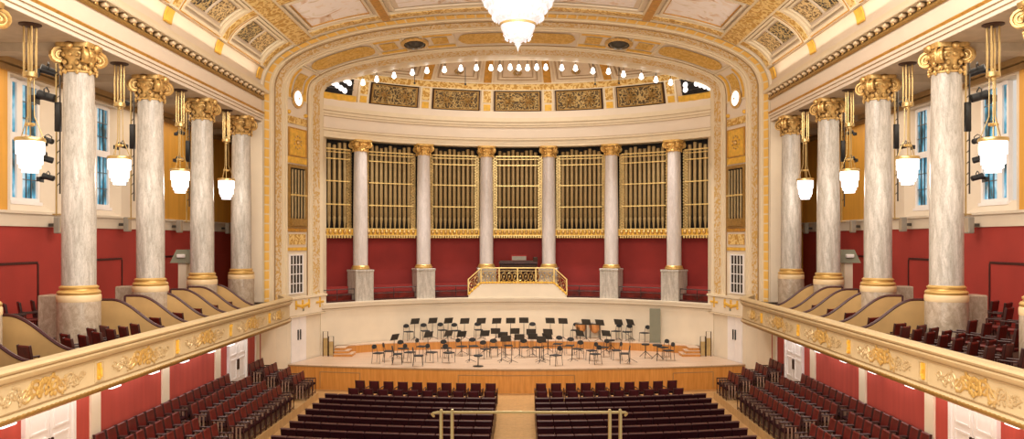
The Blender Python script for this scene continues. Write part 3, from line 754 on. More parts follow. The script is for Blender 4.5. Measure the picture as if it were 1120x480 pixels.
def dpx(px):  # arclength on the arch where the middle line projects to column px (left half)
    lo, hi = 0, LM
    for _ in range(40):
        mid = (lo+hi)/2; p = splay0(-1, mid, .54)
        if VX + (p.x-CX)*F/p.y < px: lo = mid
        else: hi = mid
    return lo
def dpy(py): return hz(py, Y1+(Y2-Y1)*.54) - ZS
arch = bpy.data.objects.new('trim_arch', None); C.objects.link(arch); struct(arch, 'broad splayed cream and gold arch framing the stage', 'arch')
dbase = 4.10 - ZS
def uvslab(fn, d0, d1, v0, v1, lift, n):
    me = bpy.data.meshes.new('x'); vs = []; fs = []
    for i in range(n+1):
        d = d0+(d1-d0)*i/n; vs += [fn(d, v0, lift), fn(d, v1, lift)]
    fs = [(2*i, 2*i+2, 2*i+3, 2*i+1) for i in range(n)]
    me.from_pydata(vs, [], fs); uv = me.uv_layers.new(name='UVMap')
    for p in me.polygons:
        for li, vi in zip(p.loop_indices, p.vertices): uv.data[li].uv = (d0+(d1-d0)*(vi//2)/n, vi % 2)
    me.shade_smooth(); return me
for s, sn in SIDE:
    S = splay(s)
    bands = [(0,.02,'cream',0),(.02,.09,'dash',.02),(.09,.185,'stripe',.0),(.185,.275,'orn_cream',.03),(.275,.37,'stripe',.0),(.37,.71,'pink',-.03),(.71,.81,'stripe',0),(.81,.93,'orn_cream',.03),(.93,1,'stripe',0)]
    for v0, v1, mat, lift in bands:
        if mat == 'dash':
            me = uvslab(S, dbase, LM, v0, v1, .02, 110); me.name = 'dash_border'; me.materials.append(mt['dash']); link('dash_border', me, arch)
        else:
            m = MB(); m.slab(S, dbase, LM, v0, v1, lift, 110, 1); m.build({'orn_cream':'ornament_band','pink':'panel_field'}.get(mat, 'moulded_band'), mat, arch)
    for v in (.135, .178, .283, .325, .368, .712, .76, .80, .938):
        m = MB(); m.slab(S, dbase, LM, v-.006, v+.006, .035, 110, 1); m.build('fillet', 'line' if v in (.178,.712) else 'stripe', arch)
    def tab(d0, d1, v0, v1, mat, lift=.02, n=6, name='gold_panel'):
        m = MB(); m.slab(S, d0, d1, v0, v1, lift, n, 2); return m.build(name, mat, arch)
    # jamb panels from bottom to top
    tab(dpy(274), dpy(270.5), .38, .70, 'goldleaf'); tab(dpy(267.5), dpy(256), .40, .68, 'orn_gold'); tab(dpy(253.5), dpy(249.5), .38, .70, 'ochre')
    tab(dpy(179), dpy(172), .38, .70, 'goldleaf'); tab(dpy(171), dpy(141), .40, .68, 'goldleaf', .03); tab(dpy(136.5), dpy(128.5), .38, .70, 'orn_gold')
    m = MB(); m.frame(S, dpy(171.5), dpy(140.5), .39, .69, .06, .02, .05); m.build('panel_frame', 'ochre', arch)
    # medallion relief in the square panel
    dc = dpy(156); m = MB()
    for q in range(10):
        a = 2*PI*q/10; p = S(dc+.30*math.cos(a), .54+.058*math.sin(a), .05); m.ball(p, .05, 6, 4)
    m.ball(S(dc,.54,.05), .12, 8, 5); m.build('relief_medallion', 'gold', arch)
    # organ grille in the jamb
    g = thing('organ_grille', f'small grille of organ pipes in the {sn} jamb of the arch', 'organ pipes', S((dpy(248)+dpy(181))/2, .54, 0)); o0 = Vector(g.location)
    R = lambda d, v, l: S(d, v, l) - o0
    m = MB(); m.slab(R, dpy(248), dpy(181), .385, .695, .02); m.build('backing', 'void', g, 0)
    m = MB(); m.frame(R, dpy(249), dpy(180.5), .38, .70, .16, .035, .07); m.build('lattice_frame', 'balcdark', g, 0)
    for q in range(5):
        v = .44 + .05*q; m = MB()
        m.tube([R(dpy(245), v, .06), R(dpy(236), v, .08), R(dpy(186), v, .08)], [.02,.05,.05], 8); m.build('pipe', 'pipe', g)
    m = MB(); m.slab(R, dpy(214.5), dpy(212.8), .415, .665, .17); m.build('rail', 'pipeband', g, 0)
    m = MB(); m.slab(R, dpy(247), dpy(239), .415, .665, .15); m.build('pierced_foot', 'balcdark', g, 0)
    # small window below
    w = bpy.data.objects.new(f'window_{win_id+1}', None); win_id += 1; C.objects.link(w); w.location = o0 = S((dpy(321)+dpy(277))/2, .54, 0); struct(w, f'small white barred window in the {sn} jamb of the arch', 'window')
    m = MB(); m.slab(R, dpy(321.5), dpy(276.5), .385, .695, .02); m.build('reveal', 'cream', w, 0)
    m = MB(); m.slab(R, dpy(320), dpy(279), .41, .62, .03); m.build('pane', 'darkpane', w, 0)
    m = MB(); m.frame(R, dpy(321), dpy(278), .40, .63, .06, .014, .07)
    for q in range(1,4): m.slab(R, dpy(320), dpy(279), .41+.21*q/4-.004, .41+.21*q/4+.004, .06)
    for q in range(1,4): m.slab(R, dpy(320)+(dpy(279)-dpy(320))*q/4-.02, dpy(320)+(dpy(279)-dpy(320))*q/4+.02, .41, .62, .06)
    m.build('glazing_bar', 'white', w, 0)
    # round lit window
    dc = dpy(107.5); oc = thing('round_light', f'round lit white glass disc in gilt ring, {sn} shoulder of the arch', 'light', S(dc, .54, 0)); o0 = Vector(oc.location)
    W = math.hypot(X1-X2, Y2-Y1)
    def ring(m, r0, r1, l0, l1, dd=0):
        n = 28; vs = []
        for r, l in ((r0,0.0),(r0,l0),(r1,l1),(r1,0.0)):
            for k in range(n): a = 2*PI*k/n; vs.append(R(dc+dd+r*math.sin(a), .54+r*math.cos(a)/W, l))
        m.add(vs, [(i*n+k, i*n+(k+1)%n, (i+1)*n+(k+1)%n, (i+1)*n+k) for i in range(3) for k in range(n)]); return m
    ring(MB(), .36, .48, .09, .06).build('gilt_ring', 'gold', oc)
    n = 28; m = MB(); m.add([R(dc, .54, .05)] + [R(dc+.38*math.sin(2*PI*k/n), .54+.38*math.cos(2*PI*k/n)/W, .04) for k in range(n)], [(0, k+1, (k+1)%n+1) for k in range(n)]); m.build('glass_disc', 'oculus', oc)
    m = MB(); m.ball(R(dc, .56, .06), .05, 8, 5); m.build('centre_knob', 'brassdull', oc)
    for v in (.40, .68):
        p = S(dpy(124.5), v, .02); m = MB(); m.ball(p, .10, 8, 5); m.build('gilt_boss', 'goldleaf', arch)
    # panels over the arch
    def shape(d0, d1, vc, hw, mat, pw=2.0, lift=.02, n=26, name='gold_panel', skew=0):
        m = MB(); vs = []; fs = []
        for i in range(n+1):
            t = i/n; d = d0+(d1-d0)*t; L = d1-d0; e = min(t*L, (1-t)*L)/(hw*W)
            h = hw*min(1, (1-(1-min(1,e))**2)**.5 if pw == 2 else 1) + .001
            vs += [S(d, vc-h+skew*(t-.5), lift), S(d, vc+h+skew*(t-.5), lift)]
        fs = [(2*i, 2*i+2, 2*i+3, 2*i+1) for i in range(n)]
        m.add(vs, fs); return m.build(name, mat, arch)
    q = [dpx(x) for x in (316, 322, 336, 343, 410, 417, 433, 440, 467, 474, 490, 499)]
    # shoulder cluster: square and two side leaves
    tab(dpx(319.5), dpx(333), .47, .61, 'orn_oval'); tab(dpx(315.5), dpx(337), .39, .435, 'goldleaf', n=8); tab(dpx(315.5), dpx(337), .645, .69, 'goldleaf', n=8)
    shape(dpx(342), dpx(410), .54, .115, 'orn_oval'); 
    m = MB()
    tab(dpx(417), dpx(434), .47, .61, 'orn_oval'); tab(dpx(409), dpx(441), .39, .435, 'goldleaf', n=8); tab(dpx(409), dpx(441), .645, .69, 'goldleaf', n=8)
    tab(dpx(473), dpx(490), .47, .61, 'orn_oval'); tab(dpx(464), dpx(497), .39, .435, 'goldleaf', n=8); tab(dpx(464), dpx(497), .645, .69, 'goldleaf', n=8)
    shape(dpx(501), LM, .54, .115, 'orn_gold') if False else None
    m = MB(); vs = []; d0, d1 = dpx(501), LM
    for i in range(21):
        t = i/20; d = d0+(d1-d0)*t; e = min(1, t*(d1-d0)/(.115*W)); h = .115*(1-(1-e)**2)**.5 + .001
        vs += [S(d, .54-h, .02), S(d, .54+h, .02)]
    m.add(vs, [(2*i, 2*i+2, 2*i+3, 2*i+1) for i in range(20)]).build('gold_panel', 'orn_oval', arch)
    for (a0, a1) in ((313.5, 340), (341, 411), (411.5, 443), (444,463), (463.5, 498)):
        for v in (.455, .625):
            pass
        m = MB(); m.frame(S, dpx(a0), dpx(a1), .378, .702, .07, .014, .03, 8, 1); m.build('panel_frame', 'stripe', arch)
    # round dark vent
    dc = dpx(453.5); vt = thing('round_vent', f'round dark grille with gilt rim in the arch soffit, {sn} of the chandelier', 'vent', S(dc, .54, 0)); o0 = Vector(vt.location)
    ring(MB(), .50, .66, .10, .05).build('gilt_rim', 'gold', vt)
    n = 28; m = MB(); m.add([R(dc, .54, .26)] + [R(dc+.26*math.sin(2*PI*k/n), .54+.26*math.cos(2*PI*k/n)/W, .22) for k in range(n)] + [R(dc+.52*math.sin(2*PI*k/n), .54+.52*math.cos(2*PI*k/n)/W, .03) for k in range(n)],
        [(0, k+1, (k+1)%n+1) for k in range(n)] + [(k+1, n+k+1, n+(k+1)%n+1, (k+1)%n+1) for k in range(n)]); m.build('grille', 'vent', vt)
    # wall above/around the arch back face and jamb return into the apse
    m = MB(); n = 110
    vs = []
    for i in range(n+1):
        d = dbase + (LM-dbase)*i/n; p = S(d, 1, 0); vs += [p, Vector((p.x + s*.05*min(1, abs(p.x)), p.y+.9, p.z+.02 if d > 0 else p.z))]
    m.add(vs, [(2*i, 2*i+2, 2*i+3, 2*i+1) for i in range(n)]).build('inner_return', 'stripe', arch)
    # base block
    bb = thing('jamb_base', f'white base block with gilt wreath under the {sn} jamb of the arch', 'base', (s*10.15, 38.3, 3.25)); o0 = Vector(bb.location)
    line = lambda d, l: None
    A, B = Vector((s*10.62, 36.75, 0)), Vector((s*9.68, 39.87, 0)); dr = (B-A).normalized(); nn = Vector((-dr.y, dr.x, 0)); nn = nn if nn.x*s < 0 else -nn
    G = lambda a, z, l: A + dr*a + nn*l + Vector((0,0,z)) - o0
    LL = (B-A).length
    m = MB(); m.slab(G, -.03, LL, 3.25, 4.06, .14, base=-.3); m.build('block', 'cream', bb, 0)
    m = MB(); m.slab(G, -.05, LL+.02, 4.06, 4.16, .20, base=-.3); m.slab(G, -.05, LL+.02, 3.22, 3.27, .17, base=-.3); m.build('moulding', 'stripe', bb, 0)
    for z in (4.05, 3.28): 
        m = MB(); m.slab(G, -.04, LL+.01, z-.012, z+.012, .155); m.build('shadow_line', 'line', bb, 0)
    m = MB()
    for k in range(14):
        t = k/13; m.ball(G(.55+1.1*t, 3.80 - .10*math.sin(PI*t), .15), .075, 6, 4)
    for k in (.55, 1.10, 1.65):
        for z in (3.64, 3.74, 3.86, 3.94): m.ball(G(k, z, .15), .07, 6, 4)
    for k in range(-3, 4): m.ball(G(2.65, 3.78+.07*k, .15), .055, 6, 4); m.ball(G(2.65+.10*k, 3.78, .15), .06, 6, 4)
    m.build('gilt_wreath', 'goldleaf', bb)
    m = MB(); m.slab(G, 1.12, 1.24, 3.46, 3.62, .16); e = m.build('exit_sign', mt['greypanel'], bb, 0)
# spandrel wall between vault and outer edge of arch
m = MB(); vs = []; n = 60
for s in (-1, 1):
    V = vault(s); vs = []
    for i in range(n+1):
        p = splay0(s, LM*i/n, 0); q = V(VPL.len*i/n, 35.0, -.3); vs += [p, q]
    m.add(vs, [(2*i, 2*i+2, 2*i+3, 2*i+1) for i in range(n)])
    a, b = sorted((s*X1, s*(XA+.5)))
    m.box(*sorted((s*(X1+.02), s*(X1+.55))), 35.02, 35.3, 4.1, 13.6)
struct(m.build('wall_arch_face', 'cream', smooth=0), 'narrow cream wall around the arch', 'wall')

# ------------------------------------------------------------------ apse: gallery, columns, organ
def apse(R_off=0):
    """angle (deg), height, lift towards the hall at radius R_off"""
    return lambda a, z, l: Vector(((R_off-l)*math.sin(math.radians(a)), AY+(R_off-l)*math.cos(math.radians(a)), z))
m = MB(); A = apse(12.62)
m.slab(A, -50.5, 50.5, 1.1, 3.35, 0, 60, 1, base=-.2); struct(m.build('wall_apse_stage', 'cream'), 'cream curved wall behind the orchestra', 'wall')
gl = bpy.data.objects.new('trim_gallery_lip', None); C.objects.link(gl); struct(gl, 'cream curved edge of the organ gallery', 'trim')
A = apse(12.6)
for z0, z1, l in ((3.30,3.40,.04),(3.40,3.58,.10),(3.58,3.66,.16)):
    m = MB(); m.slab(A, -50.5, 50.5, z0, z1, l, 60, 1, base=-1.6); m.build('lip_moulding', 'cream', gl)
m = MB(); m.slab(A, -50.5, 50.5, 3.385, 3.41, .112, 60, 1); m.build('lip_line', 'line', gl)
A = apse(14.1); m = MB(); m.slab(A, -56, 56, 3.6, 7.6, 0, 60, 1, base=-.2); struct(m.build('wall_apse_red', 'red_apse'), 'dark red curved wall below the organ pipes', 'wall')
A = apse(13.75); m = MB(); m.slab(A, -56, 56, 7.0, 12.1, 0, 60, 1, base=-.2); struct(m.build('wall_apse_organ', 'void'), 'black recess behind the organ pipes', 'wall')
# columns
CA = [-38.6, -22.95, -7.6, 7.6, 22.95, 38.6]
gc = thing('gallery_column', '', 'column', (0,0,0))
m = MB(); m.cbox(-.51,.51,-.51,.51,0,1.60,.02); m.cbox(-.535,.535,-.535,.535,1.55,1.66,.02); m.build('plinth', 'marble_base' if False else 'marble', gc, 0)
m = MB(); m.lathe([(.46,1.66),(.49,1.69),(.49,1.74),(.44,1.78),(.45,1.82),(.40,1.88)], 24); m.build('gilt_base', 'base_gold', gc)
m = MB(); m.lathe([(.38,1.88),(.38,4),(.355,6.5),(.335,7.86)], 24); m.build('shaft', 'marble_white', gc)
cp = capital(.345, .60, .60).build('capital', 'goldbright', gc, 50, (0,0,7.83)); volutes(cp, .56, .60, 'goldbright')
gm = Maker(gc)
for i, a in enumerate(CA):
    r = math.radians(a); gm.put((13.2*math.sin(r), AY+13.2*math.cos(r), 3.62), -r, f'pale slender column before the organ, {NUM[i]} from the left', 'gallery columns before the organ')
# organ bays
bays = [(-52,-38.6),(-38.6,-22.95),(-22.95,-7.6),(-7.6,7.6),(7.6,22.95),(22.95,38.6),(38.6,52)]
for i, (a0, a1) in enumerate(bays):
    o = thing('organ_pipe_bay', f'bay of gold organ pipes between the gallery columns, {NUM[i]} from the left', 'organ pipes', (0,0,0), 0, 'organ pipe bays'); am = math.radians((a0+a1)/2)
    o.location = o0 = Vector((13.4*math.sin(am), AY+13.4*math.cos(am), 7.0)); B0 = apse(13.55); R = lambda a, z, l: B0(a, z, l) - o0
    e = 1.72; b0, b1 = a0+e, a1-e; fw = 1.05
    for (p, q) in ((b0-.15, b0+fw), (b1-fw, b1+.15)):
        m = MB()
        m.slab(R, p, q, 7.45, 11.55, .05)
        for k in range(26):
            z = 7.55 + k*.155
            for aa in (p+.14, q-.14): m.ball(R(aa, z, .07), .045, 5, 3)
            m.ball(R((p+q)/2, z+.07, .07), .05, 5, 3)
        m.build('lattice_border', 'brassdull', o)
    n = 9 if 0 < i < 6 else 6
    w = (b1-b0-2*fw)/n
    pm = None
    for k in range(n):
        a = b0+fw+(k+.5)*w; c = R(a, 7.42, .12)
        hh = 4.40 + .08*math.sin(k*1.7+i)
        if pm is None: pm = MB().lathe([(.03,0),(.045,.1),(.092,.62),(.095,.66),(.088,.67),(.088,.78),(.095,.80),(.095,1)], 10).mesh('pipe', 'pipe'); 
        if k == 0 or True:
            ob = link('pipe', MB().lathe([(.03,0),(.045,.1),(.098,.52),(.100,.56),(.088,.58),(.090,.66),(.100,.68),(.100,hh-.05),(.085,hh)], 10).mesh('pipe','pipe'), o, c)
    for z, tk in ((11.52,.03),(11.36,.02),(11.02,.028),(9.87,.028),(8.67,.028)):
        m = MB(); m.slab(R, b0+fw*.6, b1-fw*.6, z-tk, z+tk, .25, 8, 1, base=.20); m.build('rail', 'pipeband', o)
    m = MB(); m.slab(R, b0-.2, b1+.2, 7.06, 7.44, .20, 10, 1, base=-.1); m.build('base_band', 'goldleaf', o)
    m = MB()
    for k in range(n+2):
        a = b0+.1 + (b1-b0-.2)*(k+.5)/(n+2); m.ball(R(a, 7.26, .22), .10, 8, 5, sz=1.2)
    m.build('band_boss', 'gold', o)
    m = MB()
    for z in (7.08, 7.42): m.slab(R, b0-.2, b1+.2, z-.025, z+.025, .24, 10, 1)
    m.build('band_moulding', 'pipeband', o)
    m = MB()
    for k in range(2*n+2):
        a = b0 + (b1-b0)*(k+.5)/(2*n+2); p = R(a, 7.05, .18); m.ball((p.x,p.y,p.z-.06), .06, 6, 4, sz=1.3)
    m.build('fringe', 'pipeband', o)
# choir benches + guard rails per bay
for i, (a0, a1) in enumerate(bays):
    if i == 3: continue
    am = math.radians((a0+a1)/2); o0 = Vector((13.4*math.sin(am), AY+13.4*math.cos(am), 3.66)); B0 = apse(13.4); R = lambda a, z, l: B0(a, z, l) - o0
    t = thing('choir_bench', f'long dark red bench below the organ, {NUM[i if i < 3 else i-1]} from the left', 'bench', o0, 0, 'benches below the organ')
    e = 2.3
    m = MB(); m.slab(R, a0+e, a1-e, 3.66, 4.05, .25, 10, 1, base=-.15); m.build('seat', 'redseat', t)
    m = MB(); m.slab(R, a0+e, a1-e, 4.05, 4.42, -.15, 10, 1, base=-.22); m.build('backrest', 'red_apse', t)
    g = thing('guard_rail', f'thin black guard rail before the bench, {NUM[i if i < 3 else i-1]} from the left', 'railing', o0, 0, 'guard rails of the organ gallery')
    m = MB(); m.tube([R(a0+e+(a1-a0-2*e)*k/8, 4.30, .5) for k in range(9)], .022, 5); m.tube([R(a0+e+(a1-a0-2*e)*k/8, 4.02, .5) for k in range(9)], .015, 5); m.build('rail', 'black', g)
    for k in (0, .5, 1):
        m = MB(); m.tube([R(a0+e+(a1-a0-2*e)*k, 3.665, .5), R(a0+e+(a1-a0-2*e)*k, 4.31, .5)], .02, 5); m.build('post', 'black', g)
    m = MB(); m.slab(R, a0+e-.3, a1-e+.3, 3.662, 3.74, .58, 10, 1, base=.42); m.build('kerb', 'trimdark', g)

# organ console platform with balustrade
A = apse(12.72)
cp0 = Vector((0, AY+12.3, 3.66))
t = thing('console_platform', 'cream raised platform for the organ console with sloping ends', 'platform', cp0); R = lambda a, z, l: A(a, z, l) - cp0
vs = []; fs = []; aa = [-12.4 + 24.8*k/40 for k in range(41)]
tz = lambda a: 4.42 if abs(a) < 9.2 else 4.42 - (abs(a)-9.2)/3.2*.62
for a in aa: vs += [R(a, 3.665, .2), R(a, tz(a), .2), R(a, tz(a), .1), R(a, 3.665, .1)]
for k in range(40):
    for q in range(4): fs.append((4*k+q, 4*k+4+q, 4*k+4+(q+1)%4, 4*k+(q+1)%4))
fs += [(0,1,2,3), (160,163,162,161)]
MB().add(vs, fs).build('platform_front', 'cream', t, 20)
m = MB(); m.slab(R, -4.9, 4.9, 3.665, 4.42, .099, 8, 1, base=-1.2); m.build('platform_body', 'cream', t, 20)
t = thing('gilded_balustrade', 'gilded balustrade with sloping ends before the organ console', 'balustrade', (cp0.x, cp0.y, 4.0)); cp1 = Vector(t.location); R = lambda a, z, l: A(a, z, l) - cp1
for dz, r, mat, nm in ((.86,.035,'pipeband','top_rail'),(.70,.018,'brass','upper_rail'),(.06,.05,'goldleaf','bottom_rail')):
    m = MB(); m.tube([R(a, tz(a)+dz, .12) for a in aa], r, 6); m.build(nm, mat, t)
for a in (-12.4, -9.2, -4.6, 0, 4.6, 9.2, 12.4):
    m = MB(); m.tube([R(a, tz(a), .12), R(a, tz(a)+.88, .12)], .04, 6); m.build('post', 'pipeband', t)
m = MB()
for k in range(18):
    a = -11.6 + 23.2*k/17; z = tz(a)
    m.tube([R(a+.62*math.cos(q*PI/5), z+.38+.22*math.sin(q*PI/5), .12) for q in range(10)], .02, 4, True)
    m.ball(R(a, z+.38, .12), .05, 6, 4)
    m.tube([R(a-.4, z+.08, .12), R(a+.4, z+.68, .12)], .014, 4)
m.build('scroll_panel', 'brass', t)
m = MB()
for k in range(34):
    a = -12.2 + 24.4*k/33; m.ball(R(a, tz(a)+.06, .18), .075, 6, 4)
m.build('bead_row', 'goldleaf', t)
oc = thing('organ_console', 'dark walnut organ console with pale music desk behind the gilded balustrade', 'organ console', (0, 44.6, 4.42))
Y = 44.6
m = MB(); m.cbox(hx(546.5,Y), hx(587.5,Y), -.4, .4, 0, 1.05, .04); m.build('case', 'brownbox', oc, 0)
m = MB(); m.cbox(hx(546,Y), hx(588,Y), -.3, .35, 1.04, 1.25, .04); m.cbox(hx(583,Y), hx(588,Y), -.3, .3, 1.2, 1.45, .03); m.build('upper_case', 'brownbox', oc, 0)
m = MB(); m.box(hx(546,Y), hx(588,Y), -.42, -.2, 1.10, 1.17); m.build('keyboard', 'seatrail', oc, 0)
m = MB(); m.box(hx(559,Y), hx(576,Y), 0, .05, 1.25, 1.58); m.build('music_desk', 'red_apse', oc, 0)
m = MB(); m.box(hx(560,Y), hx(575.5,Y), -.02, 0, 1.28, 1.5); m.build('score', mt['greybox'], oc, 0)
# entablature of the apse
ae = bpy.data.objects.new('trim_apse_entablature', None); C.objects.link(ae); struct(ae, 'cream curved entablature over the organ', 'trim')
A = apse(13.3)
for z0, z1, l, mat in ((12.04,12.20,.38,'stripe'),(12.20,12.36,.41,'stripe'),(12.36,12.50,.46,'stripe'),(12.50,13.08,.38,'pink'),(13.08,13.20,.43,'stripe'),(13.20,13.36,.46,'stripe'),(13.36,13.46,.50,'stripe'),(13.46,13.62,.47,'stripe'),(13.62,13.98,.42,'pink')):
    m = MB(); m.slab(A, -58, 58, z0, z1, l, 70, 1, base=-.6); m.build('curved_moulding', mat, ae)
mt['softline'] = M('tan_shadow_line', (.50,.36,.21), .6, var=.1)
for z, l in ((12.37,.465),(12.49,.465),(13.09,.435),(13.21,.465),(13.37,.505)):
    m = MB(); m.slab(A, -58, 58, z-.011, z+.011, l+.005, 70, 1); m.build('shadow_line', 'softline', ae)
# attic band and half dome
dome = bpy.data.objects.new('ceiling_apse', None); C.objects.link(dome); struct(dome, 'gilded attic and half dome above the organ', 'ceiling')
dp = chaikin([(13.1,13.7),(13.0,14.2),(12.75,15.2),(12.5,15.65),(11.9,16.1),(10.5,16.75),(8.5,17.3),(6,17.7),(3,18),(.05,18.1)], 2); DP = Poly(dp)
def dfn(a, d, l):
    r, z = DP.at(d); r2, z2 = DP.at(d+.05); r1, z1 = DP.at(d-.05); tr, tz_ = r2-r1, z2-z1; L = math.hypot(tr, tz_) or 1
    r += -abs(tz_)/L*l; z += -abs(tr)/L*l
    t = math.radians(a); return Vector((r*math.sin(t), AY+r*math.cos(t), z))
def zD(z):
    lo, hi = 0, DP.len
    for _ in range(40):
        mid = (lo+hi)/2
        if DP.at(mid)[1] < z: lo = mid
        else: hi = mid
    return lo
m = MB(); n = 60; k = 24
vs = [dfn(-95+190*i/n, DP.len*j/k, 0) for i in range(n+1) for j in range(k+1)]
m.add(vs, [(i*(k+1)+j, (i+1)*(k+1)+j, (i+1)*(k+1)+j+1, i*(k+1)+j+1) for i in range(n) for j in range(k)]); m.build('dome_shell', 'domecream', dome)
db0, db1, dc1 = zD(14.02), zD(15.15), zD(15.50)
m = MB(); m.slab(dfn, -52, 52, dc1-(dc1-db1), dc1, .08, 50, 2); m.build('gilt_frieze', 'orn_gold', dome)
m = MB(); m.slab(dfn, -52, 52, db1-.03, db1+.02, .11, 50, 1); m.slab(dfn, -52, 52, dc1-.02, dc1+.03, .11, 50, 1); m.build('frieze_fillet', 'stripe', dome)
for i in range(1, 6):
    a0, a1 = bays[i]; e = 1.75
    m = MB(); m.slab(dfn, a0+e, a1-e, db0, db1-.04, .04, 8, 2); m.build('recess', 'brownbox', dome)
    m = MB(); m.slab(dfn, a0+e+.5, a1-e-.5, db0+.08, db1-.14, .06, 8, 2); m.build('arabesque_panel', 'orn_dark2', dome)
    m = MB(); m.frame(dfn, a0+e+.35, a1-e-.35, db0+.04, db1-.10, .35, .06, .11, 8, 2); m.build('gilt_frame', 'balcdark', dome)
    m = MB(); 
    for (c0) in ((a0+a1)/2 - (a1-a0-2*e)*.22, (a0+a1)/2 + (a1-a0-2*e)*.22):
        dm = (db0+db1)/2-.03
        for q in range(10):
            t = 2*PI*q/10; p0 = dfn(c0, dm, .10); p1 = dfn(c0+1.75*math.cos(t), dm+.38*math.sin(t), .09)
            m.tube([p0, (p0+p1)/2 + Vector((0,-.02,0)), p1], [.05,.025,.05], 5)
        m.ball(dfn(c0, dm, .12), .10, 8, 5)
    m.build('rosette', 'balcdark', dome)
for i, a in enumerate([-38.6, -22.95, -7.6, 7.6, 22.95, 38.6]):
    m = MB(); m.slab(dfn, a-1.4, a+1.4, db0-.05, db1, .10, 2, 2); m.build('pier', 'stripe', dome)
    m = MB(); m.slab(dfn, a-.85, a+.85, db0+.02, db0+.36, .13, 2, 1); m.build('gold_tablet', 'goldleaf', dome)
    m = MB(); m.slab(dfn, a-.95, a+.95, db0+.46, db1-.05, .13, 2, 1); m.build('pier_ornament', 'orn_gold', dome)
    m = MB(); m.slab(dfn, a-.95, a+.95, dc1+.03, DP.len*.72, .06, 2, 12); m.build('dome_rib', 'ochre', dome)
    m = MB(); m.slab(dfn, a-1.3, a-1.05, dc1+.03, DP.len*.72, .05, 1, 12); m.slab(dfn, a+1.05, a+1.3, dc1+.03, DP.len*.72, .05, 1, 12); m.build('rib_fillet', 'stripe', dome)
for i in range(0, 7):
    a0, a1 = bays[i]; e = 2.0
    for k in range(4):
        m = MB(); m.frame(dfn, a0+e+.55*k, a1-e-.55*k, dc1+.12+.09*k, DP.len*.55, .16, .03, .05, 6, 10); m.build('dome_panel_line', 'line' if k % 2 else 'stripe', dome)
    m = MB(); am = (a0+a1)/2
    for q in range(8):
        t = 2*PI*q/8; m.ball(dfn(am+.9*math.cos(t), dc1+.75+.16*math.sin(t), .06), .07, 6, 4)
    m.build('dome_rosette', 'balcdark', dome)
# spotlight banks at the ends of the attic
for s, sn in SIDE:
    a0, a1 = sorted((s*41.5, s*51.5)); o0 = dfn((a0+a1)/2, zD(14.7), 0); R = lambda a, d, l: dfn(a, d, l) - o0
    t = thing('spotlight_bank', f'black recess full of round white lamps at the {sn} end of the attic', 'lights', o0)
    m = MB(); m.slab(R, a0, a1, zD(14.32), zD(15.5), .10, 4, 3); m.build('recess', 'void', t)
    m = MB(); m.slab(R, a0-1, a1+1, zD(13.82), zD(14.30), .16, 4, 1); m.build('gilt_sill', 'goldleaf', t)
    for q in range(11):
        aa_ = a0+.9 + (a1-a0-1.8)*((q*0.377+.05) % 1.0); dd = zD(14.5) + .78*((q*.29+.1) % 1.0)
        p = R(aa_, dd, .2); m = MB(); th = math.radians((a0+a1)/2)
        m.lathe([(.14,0),(.15,.03),(.11,.07)], 12, m=Matrix.Translation(p) @ Matrix.Rotation(-th, 4, 'Z') @ Matrix.Rotation(PI/2, 4, 'X')); m.build('lamp', 'oculus', t)
    m = MB()
    for q in range(3): m.tube([R(a0, zD(14.5+.3*q), .18), R(a1, zD(14.6+.33*q), .18)], .02, 5)
    m.build('bar', 'chrome', t)

# lamps hanging just inside the arch
lamp = thing('arch_spotlight', '', 'lamp'); 
m = MB(); m.tube([(0,0,.05),(0,0,.34)], .014, 5); m.build('stem', 'black', lamp)
m = MB(); m.lathe([(.05,.06),(.07,.02),(.10,-.10),(.13,-.18)], 12); m.build('shade', 'bulb', lamp)
m = MB(); m.ball((0,0,-.17), .10, 8, 5); m.build('bulb', 'bulb', lamp)
lm = Maker(lamp)
PXL = [(397,89),(412,85.5),(431,81.5),(451,78),(467,76),(486,75),(504,73.5),(521,73),(537,73),(547,73.5),(558,72.5)]
PX = PXL + [(567.5,73),(577,73),(587,72.5),(597,72.5),(614.5,73),(629.5,73.5),(648.5,76.5),(665.5,77),(682,80),(701.5,82.5),(717.5,86),(733.5,89)]
tr = MB(); pts = []
for i, (px, py) in enumerate(PX):
    Y = 40.9; z = hz(py, Y)
    lm.put((hx(px, Y), Y, z+.05), 0, f'small white lamp hanging inside the arch, {NUM[i] if i < 12 else NUM[22-i]} from the {"left" if i < 12 else "right"}', 'row of lamps inside the arch')
    pts.append((hx(px,Y), Y, z+.40))
pts = [(-8.5,40.4,14.95)] + pts + [(8.5,40.4,14.95)]
tr.tube(pts, .03, 6); tag(tr.build('lamp_bar', 'stripe'), 'thin curved bar under the arch carrying the small white lamps', 'bar')
for i, px in enumerate((453.5, 509, 651, 677)):
    Y = 42.2; m = MB(); z = hz((91, 92, 92, 91)[i], Y); m.tube([(0,0,0),(0,0,.9)], .02, 5); m.ball((0,0,0), .06, 6, 4); o = m.build('hanging_microphone', 'black', None, 40, (hx(px,Y), Y, z)); tag(o, f'thin black microphone hanging below the half dome, {NUM[i]} from the left', 'microphone', 'hanging microphones')

